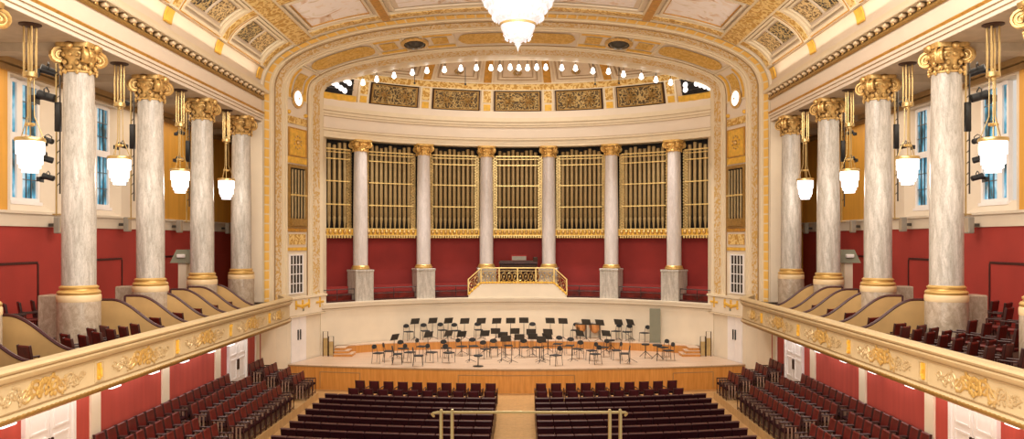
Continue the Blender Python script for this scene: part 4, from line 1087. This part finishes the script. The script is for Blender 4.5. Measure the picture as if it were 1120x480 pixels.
# ------------------------------------------------------------------ chandelier
Yc = 20.0
ch = thing('crystal_chandelier', 'large glowing crystal chandelier hanging at the top centre of the hall', 'chandelier', (hx(566.5,Yc), Yc, hz(55,Yc)))
zz = lambda py: hz(py, Yc) - hz(55, Yc)
rr = lambda w: w/2*Yc/F
m = MB(); m.lathe([(rr(41),zz(24.5)),(rr(54),zz(19)),(rr(62),zz(11)),(rr(72),zz(5)),(rr(80),zz(0)),(rr(84),zz(-14)),(rr(70),zz(-30))], 32); m.build('upper_crystal_skirt', 'crystal', ch)
m = MB(); m.lathe([(rr(6),zz(47)),(rr(14),zz(45)),(rr(24),zz(41)),(rr(33),zz(36)),(rr(37),zz(31)),(rr(38),zz(28.5)),(rr(37),zz(26))], 32); m.build('lower_crystal_bowl', 'crystal', ch)
m = MB(); m.lathe([(rr(37.5),zz(28.6)),(rr(40),zz(28.2)),(rr(40.5),zz(26.4)),(rr(38),zz(26))], 32, cap=False); m.build('gilt_ring', 'brass', ch)
m = MB(); m.lathe([(.004,zz(56.5)),(.02,zz(53)),(.05,zz(50.5)),(.09,zz(48.5)),(.04,zz(47))], 12); m.build('finial', 'crystal', ch)
for w in (72, 62, 54):
    py = {72:4.5, 62:11, 54:19.5}[w]
    m = MB()
    for q in range(36):
        a = 2*PI*q/36; m.ball((rr(w+1)*math.cos(a), rr(w+1)*math.sin(a), zz(py)), .035, 5, 4, sz=1.7)
    m.build('crystal_drops', 'crystal', ch)
m = MB(); m.tube([(0,0,zz(-30)),(0,0,16.9-hz(55,Yc))], .05, 8); m.build('chain_rod', 'brass', ch)
m = MB(); 
for q in range(14):
    a = 2*PI*q/14; m.ball((rr(26)*math.cos(a), rr(26)*math.sin(a), zz(43)), .035, 6, 4); m.tube([(rr(26)*math.cos(a), rr(26)*math.sin(a), zz(43)), (rr(32)*math.cos(a), rr(32)*math.sin(a), zz(38))], .012, 4)
m.build('lower_drops', 'crystal', ch)

# ------------------------------------------------------------------ hanging lanterns in the bays
lt = thing('hanging_lantern', '', 'lamp')
# origin at bottom of lantern glass
m = MB(); m.lathe([(.10,0),(.175,0),(.175,.10),(.225,.10),(.225,.20),(.265,.20),(.27,.44),(.305,.44),(.31,.70),(.30,.74)], 12); m.build('glass_shade', 'lampglass', lt, 0)
m = MB(); m.lathe([(.30,.74),(.33,.74),(.34,.79),(.32,.83),(.29,.83)], 20); m.build('brass_ring', 'brass', lt)
m = MB()
for q in range(3):
    a = 2*PI*q/3+.4; m.tube([(.08*math.cos(a), .08*math.sin(a), 2.45), (.09*math.cos(a), .09*math.sin(a), 1.35), (.28*math.cos(a), .28*math.sin(a), .83)], .012, 5)
m.tube([(0,0,.83),(0,0,2.5)], .014, 5); m.build('suspension_rods', 'brassdull', lt)
m = MB(); m.cbox(-.12,.12,-.035,.035,1.12,1.19,.01); m.cbox(-.035,.035,-.12,.12,1.12,1.19,.01); m.build('cross_bar', 'brass', lt, 0)
for q in range(4):
    a = PI/4+PI/2*q; m = MB(); m.tube([(.13*math.cos(a), .13*math.sin(a), 2.36), (.13*math.cos(a), .13*math.sin(a), 3.54)], .024, 8); m.build('brass_tube', 'brass', lt)
m = MB(); m.lathe([(.13,2.28),(.16,2.30),(.16,2.40),(.10,2.42)], 16); m.ball((0,0,2.26), .07, 8, 5); m.build('brass_collar', 'brass', lt)
m = MB(); m.lathe([(.16,3.50),(.25,3.54),(.25,3.575),(.05,3.577)], 16); m.build('ceiling_rose', 'brownbox', lt)
lt2 = Maker(lt)
for s, sn in SIDE:
    for i, y in enumerate((19.15, 23.4, 27.55, 31.85)): lt2.put((s*11.58, y, ZE-3.577), 0, f'lit white stepped glass lantern hanging on brass tubes, {sn} side, {NUM[i]} from the near end', f'{sn} hanging lanterns')

# stage spotlights on poles beside the columns
sp = thing('stage_spotlight', '', 'spotlight')
m = MB(); m.lathe([(.09,-.22),(.11,-.2),(.11,.06),(.13,.14),(.13,.2)], 12, m=Matrix.Rotation(math.radians(75), 4, 'X')); m.build('lamp_housing', 'black', sp)
m = MB(); m.tube([(.13,0,0),(.15,.0,.16),(0,0,.24),(-.15,0,.16),(-.13,0,0)], .018, 5); m.build('yoke', 'black', sp)
m = MB(); m.box(-.17,.17,-.24,-.22,-.20,.02); m.box(.15,.17,-.36,-.22,-.18,.0); m.box(-.17,-.15,-.36,-.22,-.18,0); m.build('barn_door', 'black', sp, 0)
sm_ = Maker(sp)
for s, sn in SIDE:
    for i, (x, y) in enumerate(((12.42, 21.75), (12.42, 25.9), (12.42, 30.2))):
        t = thing('lighting_pole', f'slim lighting pole hanging beside the {NUM[i]} {sn} column', 'pole', (s*x, y, 7.5), 0, f'{sn} lighting poles')
        for dx in (-.05, .05): m = MB(); m.tube([(dx,0,0 if dx<0 else .6),(dx,0,ZE-7.5)], .025, 6); m.build('pole_tube', 'brassdull' if dx<0 else 'chrome', t)
        m = MB()
        for q in range(12): m.tube([(-.05,0,.8+q*.3),(.05,0,.9+q*.3)], .012, 4)
        m.cbox(-.08,.08,-.05,.05,2.3,3.1,.01); m.build('cable_box', 'black', t)
        m = MB(); m.tube([(-.15,0,.04),(.1,0,.04)], .02, 5); m.build('foot_bar', 'brassdull', t)
        zs = ((11.45, .32), (10.75, .35), (9.55,.2), (9.05,.22), (8.55,.2)) if i == 0 else ((11.3,.2),(9.9,.2),(9.3,.2),(8.7,.16)) if i == 1 else ((10.9,.18),(9.9,.18),(9.2,.15))
        for k, (z, w) in enumerate(zs):
            o = sm_.put((s*(x+.24+.05*(k%2)), y-.05, z), s*(.9+.5*(k % 3)), f'black spotlight on the pole beside the {NUM[i]} {sn} column, {NUM[k]} from the top', 'stage spotlights'); o.scale = (w*3.0,)*3 if w > .3 else (w*3.5,)*3
# small grey speakers on the dado rail
spk = thing('wall_speaker', '', 'speaker')
m = MB(); m.cbox(-.09,.09,-.14,.14,-.26,.26,.02); m.build('cabinet', 'greybox', spk, 0)
m = MB(); m.box(-.10,-.088,-.11,.11,-.22,.22); m.build('front_grille', 'soffit', spk, 0)
m = MB(); m.cbox(.09,.30,-.05,.05,-.05,.05,.01); m.build('bracket', 'chrome', spk, 0)
sk = Maker(spk)
for s, sn in SIDE:
    for i, (y) in enumerate((24.7, 29.0, 33.4, 38.9)):
        o = sk.put((s*(XA-.38), y, 7.40 if i else 7.30), 0 if s > 0 else PI, f'small grey loudspeaker on the {sn} dado rail, {NUM[i]} from the near end', f'{sn} wall speakers')
    # control desk shelf beside the third column
    t = thing('wall_cabinet', f'grey sloping cabinet on a white post behind the third {sn} column', 'cabinet', (s*12.6, 30.3, 3.85+.27))
    m = MB(); m.cbox(-.16,.16,-.2,.2,0,1.85,.02); m.build('post', 'cream', t, 0)
    m = MB(); vs = [(-.42,-.3,1.85),(.42,-.3,1.85),(.42,.3,1.85),(-.42,.3,1.85),(-.22,-.2,2.35),(.22,-.2,2.35),(.22,.2,2.35),(-.22,.2,2.35)]; m.add(vs, [(3,2,1,0),(4,5,6,7),(0,1,5,4),(1,2,6,5),(2,3,7,6),(3,0,4,7)]); m.build('hood', 'greypanel', t, 0)
    m = MB(); m.cbox(-.15,.15,-.36,-.22,2.05,2.18,.02); m.build('lamp', 'white', t, 0)

# ------------------------------------------------------------------ chairs
mt['slat'] = M('pale_worn_slat', (.22,.13,.09), .4, var=.3)
def armchair(name, slats=False, seat='redseat', back='redseat', bw=.235):
    t = thing(name, '', 'chair')
    m = MB(); m.cbox(-.24,.24,-.22,.24,.40,.48,.03); m.build('seat', seat, t, 30)
    bm_ = Matrix.Translation((0,-.23,.46)) @ Matrix.Rotation(math.radians(10), 4, 'X')
    m = MB(); m.cbox(-bw,bw,-.035,.03,.06,.50,.025, m=bm_); m.build('backrest', back, t, 30)
    m = MB(); m.cbox(-bw-.015,-bw+.01,-.04,.035,-.02,.51,.01, m=bm_); m.build('back_post', 'darkwood', t, 0)
    m = MB(); m.cbox(bw-.01,bw+.015,-.04,.035,-.02,.51,.01, m=bm_); m.build('back_post', 'darkwood', t, 0)
    for sx in (-1, 1):
        for sy in (-1, 1):
            m = MB(); m.tube([(sx*.235, sy*.22-.02*(sy<0), 0), (sx*.235, sy*.22, .42), (sx*.245, sy*.22, .64 if sy > 0 else .62)], [.018,.022,.022], 5); m.build('leg', 'darkwood', t)
        m = MB(); m.cbox(sx*.238-.026, sx*.238+.026, -.22, .24, .63, .67, .012); m.build('armrest', 'darkwood', t, 0)
        if slats:
            for q in range(3): m = MB(); m.box(sx*.238-.01, sx*.238+.01, -.15+.12*q, -.10+.12*q, .08, .63); m.build('side_slat', 'slat', t, 0)
    for y0 in (.20, -.24): m = MB(); m.box(-.235,.235,y0,y0+.03,.06,.10); m.build('stretcher', 'darkwood', t, 0)
    return t
ac = Maker(armchair('armchair', True, 'maroon'))
lc = Maker(armchair('loose_armchair', False, 'maroon', 'loose', .195))
ROWN = ['wall row', 'second row from wall', 'third row from wall', 'aisle row']
for s, sn in SIDE:
    for r in range(4):
        ystart = (20.5, 21.1, 21.7, 22.3)[r]
        groups = [('near', 24.35 if r else 30.1, ystart), ('middle', 30.75, 25.35), ('far', 34.0, 32.3)]
        for gname, yhi, ylo in groups:
            if r == 0 and gname == 'middle': continue
            y = yhi - .28; k = 0
            while y > ylo:
                gl_ = {'near':'near group','middle':'middle group','far':'stage group'}[gname]
                ac.put((s*(XR[r]+.02), y, ZR[r]), s*PI/2 + random.uniform(-.015,.015), f'red armchair, {sn} terrace, {ROWN[r]}, {gl_}, {NUM[k]} from stage', f'{sn} terrace armchairs')
                y -= .56; k += 1
# centre block: rows of folding seats + two rows of loose armchairs
fs_ = thing('folding_seat', '', 'seat')
bm_ = Matrix.Translation((0,-.20,.36)) @ Matrix.Rotation(math.radians(9), 4, 'X')
m = MB(); m.cbox(-.262,.262,-.045,.035,0,.56,.025, m=bm_); m.build('backrest', 'maroon', fs_, 30)
m = MB(); m.cbox(-.264,.264,-.055,.045,.555,.59,.012, m=bm_); m.build('top_rail', 'seatrail', fs_, 0)
m = MB(); m.cbox(-.24,.24,-.14,.02,.42,.84,.03, m=Matrix.Translation((0,.04,0))); m.build('seat', 'maroon', fs_, 30)
for sx in (-1, 1):
    m = MB(); m.cbox(sx*.243-.02, sx*.243+.02, -.22, .22, 0, .58, .01); m.cbox(sx*.241-.022, sx*.241+.022, -.2, .28, .58, .63, .012); m.build('side_frame', 'darkwood', fs_, 0)
fm = Maker(fs_)
XI, XO = .72, 7.28
ROWY = [29.82, 28.93, 28.0, 27.05, 26.1, 25.15, 24.2, 23.25]
def rowy(yc, x): return yc + .82*(x/7.0)**2
for s, sn in SIDE:
    n = 12; w = (XO-XI)/n
    for r, yc in enumerate(ROWY):
        for k in range(n):
            x = s*(XI + (k+.5)*w); sl = 1.64*x/49
            fm.put((x, rowy(yc, x)+.2, 0), math.atan(sl), f'maroon folding seat, {sn} block, {NUM[r]} fixed row from stage, {NUM[k]} from middle aisle', f'{sn} block folding seats')
    # loose armchairs
    for r, (yc, n2, xo) in enumerate(((32.75, 10, 6.78), (31.05, 10, 6.7))):
        w2 = (xo-XI)/n2
        for k in range(n2):
            x = s*(XI + (k+.5)*w2); sl = 1.4*x/49
            o = lc.put((x, rowy(yc, x)+.2, 0), math.atan(sl)+random.uniform(-.03,.03), f'dark red loose armchair, {sn} block, {"front" if r == 0 else "second"} row, {NUM[k]} from middle aisle', f'{sn} block loose armchairs')
# balcony chairs
bc = Maker(armchair('balcony_chair'))
lasty = {}
def bput(px, x, sn, lab, rot, z, row=None):
    """column px in the view and depth plane x give the seat its place along the balcony"""
    s = -1 if sn == 'left' else 1
    y = (s*x - CX) * F / (px - VX)
    if row:
        if row in lasty and y < lasty[row] + .62: y = lasty[row] + .62
        lasty[row] = y
    if not row or row[0] in 'de':
        for dv in DIV[s]:
            if abs(y-dv) < .40: y = dv + (.40 if y >= dv else -.40)
    o = bc.put((s*x, y, z), rot, lab, f'{sn} balcony chairs'); o.scale = (.88, .88, 1)
for i, px in enumerate((18,29,40,53)): bput(px, 13.75, 'left', f'red balcony chair by the left dado wall, {NUM[i]} from the left', -.9, 4.12, 'a')
for i, px in enumerate((68,80,112,121)): bput(px, 10.62, 'left', f'red chair in the open left balcony box, back row, {NUM[i]} from the left', -.65, ZB, 'b')
for i, px in enumerate((88,103,118,133,146,157)): bput(px, 10.05, 'left', f'red chair in the open left balcony box, front row, {NUM[i]} from the left', -.65, ZB, 'c')
for i, (px, x) in enumerate(((40,10.35),(3,10.3),(183,10.35),(203,10.35),(224,10.4),(243.5,10.4),(256,10.45),(265,10.45))):
    nm = ['between the two near partitions','before the nearest partition','in the third box','in the fourth box','in the fifth box','in the sixth box','in the last box, nearer the camera','in the last box, nearer the stage'][i]
    bput(px, x, 'left', f'single red chair {nm}, left balcony', -.45, ZB, 'd' if i > 5 else None)
for i, (px, x) in enumerate(((863,10.5),(885,10.4),(903.5,10.35),(922,10.35),(946,10.4),(936,10.4),(975,10.4),(965,10.45))):
    nm = ['in the box nearest the stage','in the second box from the stage','in the third box from the stage','in the fourth box from the stage','in the fifth box from the stage, right chair','in the fifth box from the stage, left chair','in the sixth box from the stage, right chair','in the sixth box from the stage, left chair'][i]
    bput(px, x, 'right', f'red chair {nm}, right balcony', .45, ZB, f'e{i//2}' if i > 3 else None)
for row, (x, z, y0, y1) in enumerate(((13.75, 4.12, 22.6, 24.7), (12.75, 4.12, 18.4, 21.2), (11.5, 3.85, 18.5, 20.4), (10.72, ZB, 17.0, 21.4), (10.13, ZB, 17.3, 21.2))):
    y = y0; i = 0
    while y < y1 + .01:
        rn = ['dado wall row','fourth row','third row','second row','parapet row'][row]
        o = bc.put((x, y, z), .65, f'red chair in open right balcony box, {rn}, {NUM[i]} from the right', 'right balcony chairs'); o.scale = (.88, .88, 1)
        y += .63; i += 1

# ------------------------------------------------------------------ orchestra chairs, stands, instruments
oc_ = thing('orchestra_chair', '', 'chair')
m = MB(); m.cbox(-.21,.21,-.20,.21,.44,.49,.03); m.build('seat', 'blackseat', oc_, 30)
bm_ = Matrix.Translation((0,-.22,.62)) @ Matrix.Rotation(math.radians(10), 4, 'X')
m = MB(); m.lathe([(.02,-.02),(.105,-.02),(.11,0),(.105,.02),(.02,.02)], 16, m=bm_ @ Matrix.Translation((0,0,.13)) @ Matrix.Diagonal((1.65,1,1,1)) @ Matrix.Rotation(PI/2, 4, 'X')); m.build('backrest', 'blackseat', oc_, 30)
for sx in (-1, 1):
    m = MB(); m.tube([(sx*.20,.20,0),(sx*.19,.18,.45)], .013, 5); m.build('leg', 'chrome', oc_)
    m = MB(); m.tube([(sx*.20,-.24,0),(sx*.19,-.19,.45),(sx*.17,-.24,.74)], .013, 5); m.build('leg', 'chrome', oc_)
ocm = Maker(oc_)
ms = thing('music_stand', '', 'music stand')
m = MB(); m.cbox(-.25,.25,-.012,.012,-.02,.30,.01, m=Matrix.Translation((0,0,.89)) @ Matrix.Rotation(math.radians(-26), 4, 'X')); dk = m.build('desk', 'desk', ms, 0)
m = MB(); m.cbox(-.25,.25,-.06,.0,.85,.872,.005); m.build('ledge', 'black', dk, 0)
m = MB(); m.tube([(0,0,.08),(0,0,.55),(0,.02,.9)], [.016,.016,.011], 6); m.build('pole', 'black', ms)
for q in range(3):
    a = 2*PI*q/3+.5; m = MB(); m.tube([(0,0,.16),(.16*math.cos(a),.16*math.sin(a),.08),(.30*math.cos(a),.30*math.sin(a),.012)], .011, 5); m.build('leg', 'black', ms)
msm = Maker(ms)
def face(x, y): return math.atan2(-(0.15-x), (35.8-y))       # turns +Y of a piece towards the conductor
def place(mk, px, py, z, label, group, jit=.15, flip=False, up=0):
    Y = yfloor(py, z); x = hx(px, Y)
    while z > 1.3 and math.hypot(x, Y-AY) > 12.05: Y -= .05; x = hx(px, Y)
    r = math.atan2(-(.1-x), (35.6-Y)) + random.uniform(-jit, jit)
    return mk.put((x, Y, z), r + (PI if flip else 0), label, group)
ZS1, ZS2 = 1.10, 1.52
back_ch = [(447,371),(465,370.5),(484,370),(499,371),(523.5,370),(582,370),(629,370.5),(674,370),(686,370.3),(705,371.5)]
for i, (px, py) in enumerate(back_ch): place(ocm, px, py, ZS2, f'black orchestra chair on the riser, {NUM[i]} from the left', 'chairs on the riser')
back_st = [(453.5,371.5),(473,371),(490,371),(508,371.5),(526,371.3),(543,371.3),(558.5,371),(573,370.5),(602,371),(616,371.5),(641.5,373),(656.5,373.5),(677,373),(690,373)]
for i, (px, py) in enumerate(back_st): place(msm, px, py, ZS2, f'black music stand on the riser, {NUM[i]} from the left', 'stands on the riser', .12)
mid_st = [(431,391),(468,387.5),(490,386),(504.5,387),(530,386),(542,383),(550,388),(563,383),(568,391),(581,384),(583,390),(599.5,384),(599,390),(592.5,394),(635,386),(663.5,386),(553,393)]
mid_st.sort()
for i, (px, py) in enumerate(mid_st): place(msm, px, py, ZS1, f'black music stand on the open stage floor, {NUM[i]} from the left', 'stands on the stage floor', .2)
ch1 = [(414,397),(425,394.5),(435,398),(441,391.5),(448,396),(457.5,400),(461,389),(472.5,396),(491,396.5),(488,391),(505,389),(518,388.5),(531,392),(574,390),(540,390),(588,390),(610,386),(623,388),(632,392),(608,399.5),(647,394),(651,398),(660,390),(674,393.5),(683,397.5),(725,390),(731,394),(556,388)]
ch1.sort()
for i, (px, py) in enumerate(ch1): place(ocm, px, py, ZS1, f'black chair on the stage floor, {(NUM[i]+" from the left") if i < 14 else (NUM[len(ch1)-1-i]+" from the right")}', 'chairs on the stage floor', .35)
# stools
def stool(px, py, z, h, label, tri=True, r=.2):
    Y = yfloor(py, z); t = thing('stool', label, 'stool', (hx(px,Y), Y, z))
    m = MB(); m.lathe([(r*.9,h-.07),(r,h-.05),(r,h-.01),(r*.9,h)], 18); m.build('seat', 'blackseat', t)
    m = MB(); m.tube([(0,0,.12 if tri else .02),(0,0,h-.06)], .025, 6); m.build('stem', 'black', t)
    if tri:
        for q in range(3):
            a = 2*PI*q/3+.3; m = MB(); m.tube([(0,0,.32),(.34*math.cos(a),.34*math.sin(a),.015)], .016, 5); m.build('leg', 'black', t)
    else:
        m = MB(); m.lathe([(.24,0),(.24,.02),(.05,.04)], 18); m.build('foot', 'black', t)
stool(523, 400.5, ZS1, .52, 'black swivel stool with round foot at the front of the stage', False, .21)
stool(706, 391, ZS1, .68, 'black tripod drum stool left of the pair on the right of the stage')
stool(719, 393.5, ZS1, .74, 'black tripod stool beside the two right-hand orchestra chairs', True, .24)
stool(668, 384, ZS1, .60, 'tall black stool standing before the riser right of the kettledrums', True, .22)
for i, px in enumerate((635.5, 650.5)):
    Y = yfloor(369.9, ZS2); t = thing('kettledrum', f'copper kettledrum on the riser, {"left" if i == 0 else "right"} of the pair', 'drum', (hx(px,Y), Y, ZS2))
    m = MB(); m.lathe([(.06,.28),(.16,.34),(.26,.48),(.31,.66),(.325,.78)], 20); m.build('copper_bowl', 'copper', t)
    m = MB(); m.lathe([(.33,.76),(.345,.78),(.345,.82),(.30,.83)], 20); m.build('rim', 'chrome', t)
    m = MB(); m.lathe([(.32,.82),(.02,.835)], 20); m.build('drum_head', 'drumskin', t)
    for q in range(4):
        a = PI/4+q*PI/2; m = MB(); m.tube([(.33*math.cos(a),.33*math.sin(a),.78),(.34*math.cos(a),.34*math.sin(a),.3),(.36*math.cos(a),.36*math.sin(a),.0)], .016, 5); m.build('leg', 'black', t)
# microphone bars
for i, (p0, p1, py) in enumerate(((513, 549, 396), (559, 591, 397), (594, 626, 395))):
    Y = yfloor(py, ZS1); xa, xb = hx(p0,Y), hx(p1,Y); t = thing('microphone_bar', f'low black microphone bar on tripod legs, {NUM[i]} from the left', 'microphone stand', ((xa+xb)/2, Y, ZS1), 0, 'microphone bars on the stage'); w = (xb-xa)/2
    m = MB(); m.tube([(-w,0,.72),(w,0,.72)], .016, 6); m.build('bar', 'black', t)
    for sx in (-1, 1):
        m = MB(); m.tube([(sx*w*.97,0,.03),(sx*w*.97,0,.74)], .016, 6); m.build('pole', 'black', t)
        for q in range(3):
            a = 2*PI*q/3+.2; m = MB(); m.tube([(sx*w*.97,0,.14),(sx*w*.97+.30*math.cos(a),.30*math.sin(a),.012)], .011, 5); m.build('leg', 'black', t)
Y = yfloor(396.5, ZS1); t = thing('microphone_stand', 'tall black microphone boom stand at the right of the stage', 'microphone stand', (hx(689,Y), Y, ZS1))
m = MB(); m.tube([(0,0,0.02),(0,0,1.2)], .014, 6); m.build('pole', 'black', t)
m = MB(); m.tube([(-.3,0,1.45),(.25,0,1.05)], .011, 5); m.ball((-.32,0,1.46), .04, 6, 4); m.build('boom', 'black', t)
for q in range(3):
    a = 2*PI*q/3; m = MB(); m.tube([(0,0,.2),(.35*math.cos(a),.35*math.sin(a),.012)], .011, 5); m.build('leg', 'black', t)
Y = yfloor(371, ZS2); t = thing('microphone_stand', 'short black microphone stand before the grey screen', 'microphone stand', (hx(712,Y), Y-.3, ZS2))
m = MB(); m.tube([(0,0,.03),(0,0,1.0)], .014, 6); m.build('pole', 'black', t)
m = MB(); m.lathe([(.16,0),(.16,.02),(.03,.04)], 14); m.build('foot', 'black', t)
# grey screen on the riser
Y = 41.1; t = thing('screen_panel', 'tall grey panel standing on the riser at the right', 'panel', (hx(716.5,Y), Y, ZS2), -.3)
m = MB(); m.cbox(-.28,.28,-.03,.03,.03,1.78,.01); m.build('panel_board', 'greypanel', t, 0)
m = MB(); m.box(-.3,.3,-.16,.16,0,.03); m.build('foot', 'greybox', t, 0)

# ------------------------------------------------------------------ brass rail in the foreground
Yr = 3.0
t = thing('brass_rail', 'brass hand rail with paired loop posts in the foreground', 'railing', (hx(579,Yr), Yr, 0))
z = hz(450.8, Yr); zb = hz(508, Yr); xo = hx(579, Yr)
m = MB(); m.tube([(hx(473.5,Yr)-xo, .03, hz(457,Yr)), (hx(472,Yr)-xo, .01, hz(453.5,Yr)), (hx(474,Yr)-xo,0,hz(451.6,Yr)), (hx(480,Yr)-xo,0,z), (hx(678,Yr)-xo,0,z), (hx(684,Yr)-xo,0,hz(451,Yr)), (hx(686,Yr)-xo,.01,hz(453,Yr)), (hx(685,Yr)-xo,.03,hz(456,Yr))], .0048, 10); m.build('hand_rail', 'brassdull', t)
for px in (482.5, 494.5, 667, 678.5):
    x = hx(px,Yr)-xo; m = MB(); m.tube([(x,-.006,zb),(x,-.008,hz(452,Yr)),(x,-.002,hz(448.8,Yr)),(x,.006,hz(448.6,Yr)),(x,.010,hz(452,Yr)),(x,.010,zb)], .0055, 8); m.build('loop_post', 'brassdull', t)
m = MB(); m.cbox(-2.2, 2.2, 2.8, 3.3, 5.6, zb+.003, .02); m.box(-2.2,2.2,2.85,3.25,0,5.6); struct(m.build('trim_rear_parapet', 'balc', None, 0), 'parapet under the brass rail, below the frame', 'parapet')

# ------------------------------------------------------------------ light
def area(name, loc, rot, sx, sy, e, col=(1,.9,.78)):
    l = bpy.data.lights.new(name, 'AREA'); l.shape = 'RECTANGLE'; l.size = sx; l.size_y = sy; l.energy = e; l.color = col
    o = bpy.data.objects.new(name, l); C.objects.link(o); o.location = loc; o.rotation_euler = rot; return o
def point(name, loc, e, r=.3, col=(1,.88,.74)):
    l = bpy.data.lights.new(name, 'POINT'); l.energy = e; l.shadow_soft_size = r; l.color = col
    o = bpy.data.objects.new(name, l); C.objects.link(o); o.location = loc; return o
area('hall_fill_light', (0, 13, 15.5), (math.radians(28), 0, 0), 16, 6, 2600, (1,.91,.81))  # unseen fill lamps added under the ceiling to light the hall
area('hall_fill_light', (0, 21, 16.6), (math.radians(6), 0, 0), 14, 5, 1500, (1,.91,.81))
area('apse_fill_light', (0, 41.2, 16.75), (math.radians(-12), 0, 0), 9, 2.2, 350, (1,.90,.80))  # added fill, hidden above the arch, brightens the stage
def spot(name, loc, tgt, e, ang=70, col=(1,.93,.85)):
    l = bpy.data.lights.new(name, 'SPOT'); l.energy = e; l.spot_size = math.radians(ang); l.spot_blend = .7; l.shadow_soft_size = .15; l.color = col
    o = bpy.data.objects.new(name, l); C.objects.link(o); o.location = loc; o.rotation_euler = (Vector(tgt)-Vector(loc)).to_track_quat('-Z','Y').to_euler(); return o
for k, x in enumerate((-6.3, -3.8, -1.3, 1.3, 3.8, 6.3)): spot('stage_lamp_beam', (x, 40.6, 14.7 if abs(x) > 5 else 15.2), (x*1.05, 39.2, 1.1), 1500, 80)
for s, sn in SIDE: area('cornice_fill_light', (s*10.95, 24, 13.75), (PI, s*math.radians(-35), 0), .5, 20, 110, (1,.86,.66))  # unseen uplights added above the cornice to brighten the vault

point('chandelier_light', (hx(566.5,Yc), Yc-3.5, 11.2), 500, .5)
for s, sn in SIDE:
    area('under_balcony_light', (s*10.3, 24, 3.38), (0, s*math.radians(12), 0), 1.0, 17, 270, (1,.92,.85))
    area('aisle_light', (s*13.2, 26, 11.7), (0, 0, 0), 2, 18, 260, (1,.84,.66))
    for y in (19.15, 23.4, 27.55, 31.85): point('lantern_light', (s*11.0, y, 8.7), 45, .35)
area('vault_fill_light', (0, 6.5, 2.5), (PI-math.radians(20), 0, 0), 14, 5, 1700, (1,.90,.78))  # fill added below the frame to lift the ceiling, no fixture there
W = bpy.data.worlds.new('hall_ambient'); bpy.context.scene.world = W; W.use_nodes = True
bg = W.node_tree.nodes['Background']; bg.inputs[0].default_value = (1,.91,.81,1); bg.inputs[1].default_value = .74

# ------------------------------------------------------------------ camera
cd = bpy.data.cameras.new('camera'); co = bpy.data.objects.new('camera', cd); C.objects.link(co)
co.location = (CX, 0, H); co.rotation_euler = (PI/2, 0, 0)
cd.sensor_fit = 'HORIZONTAL'; cd.sensor_width = 36; cd.lens = F/1120*36
cd.shift_x = -(VX-560)/1120; cd.shift_y = (VY-240)/1120; cd.clip_start = .1; cd.clip_end = 200
bpy.context.scene.camera = co
vs_ = bpy.context.scene.view_settings; vs_.view_transform = 'Standard'; vs_.look = 'None'; vs_.exposure = 0
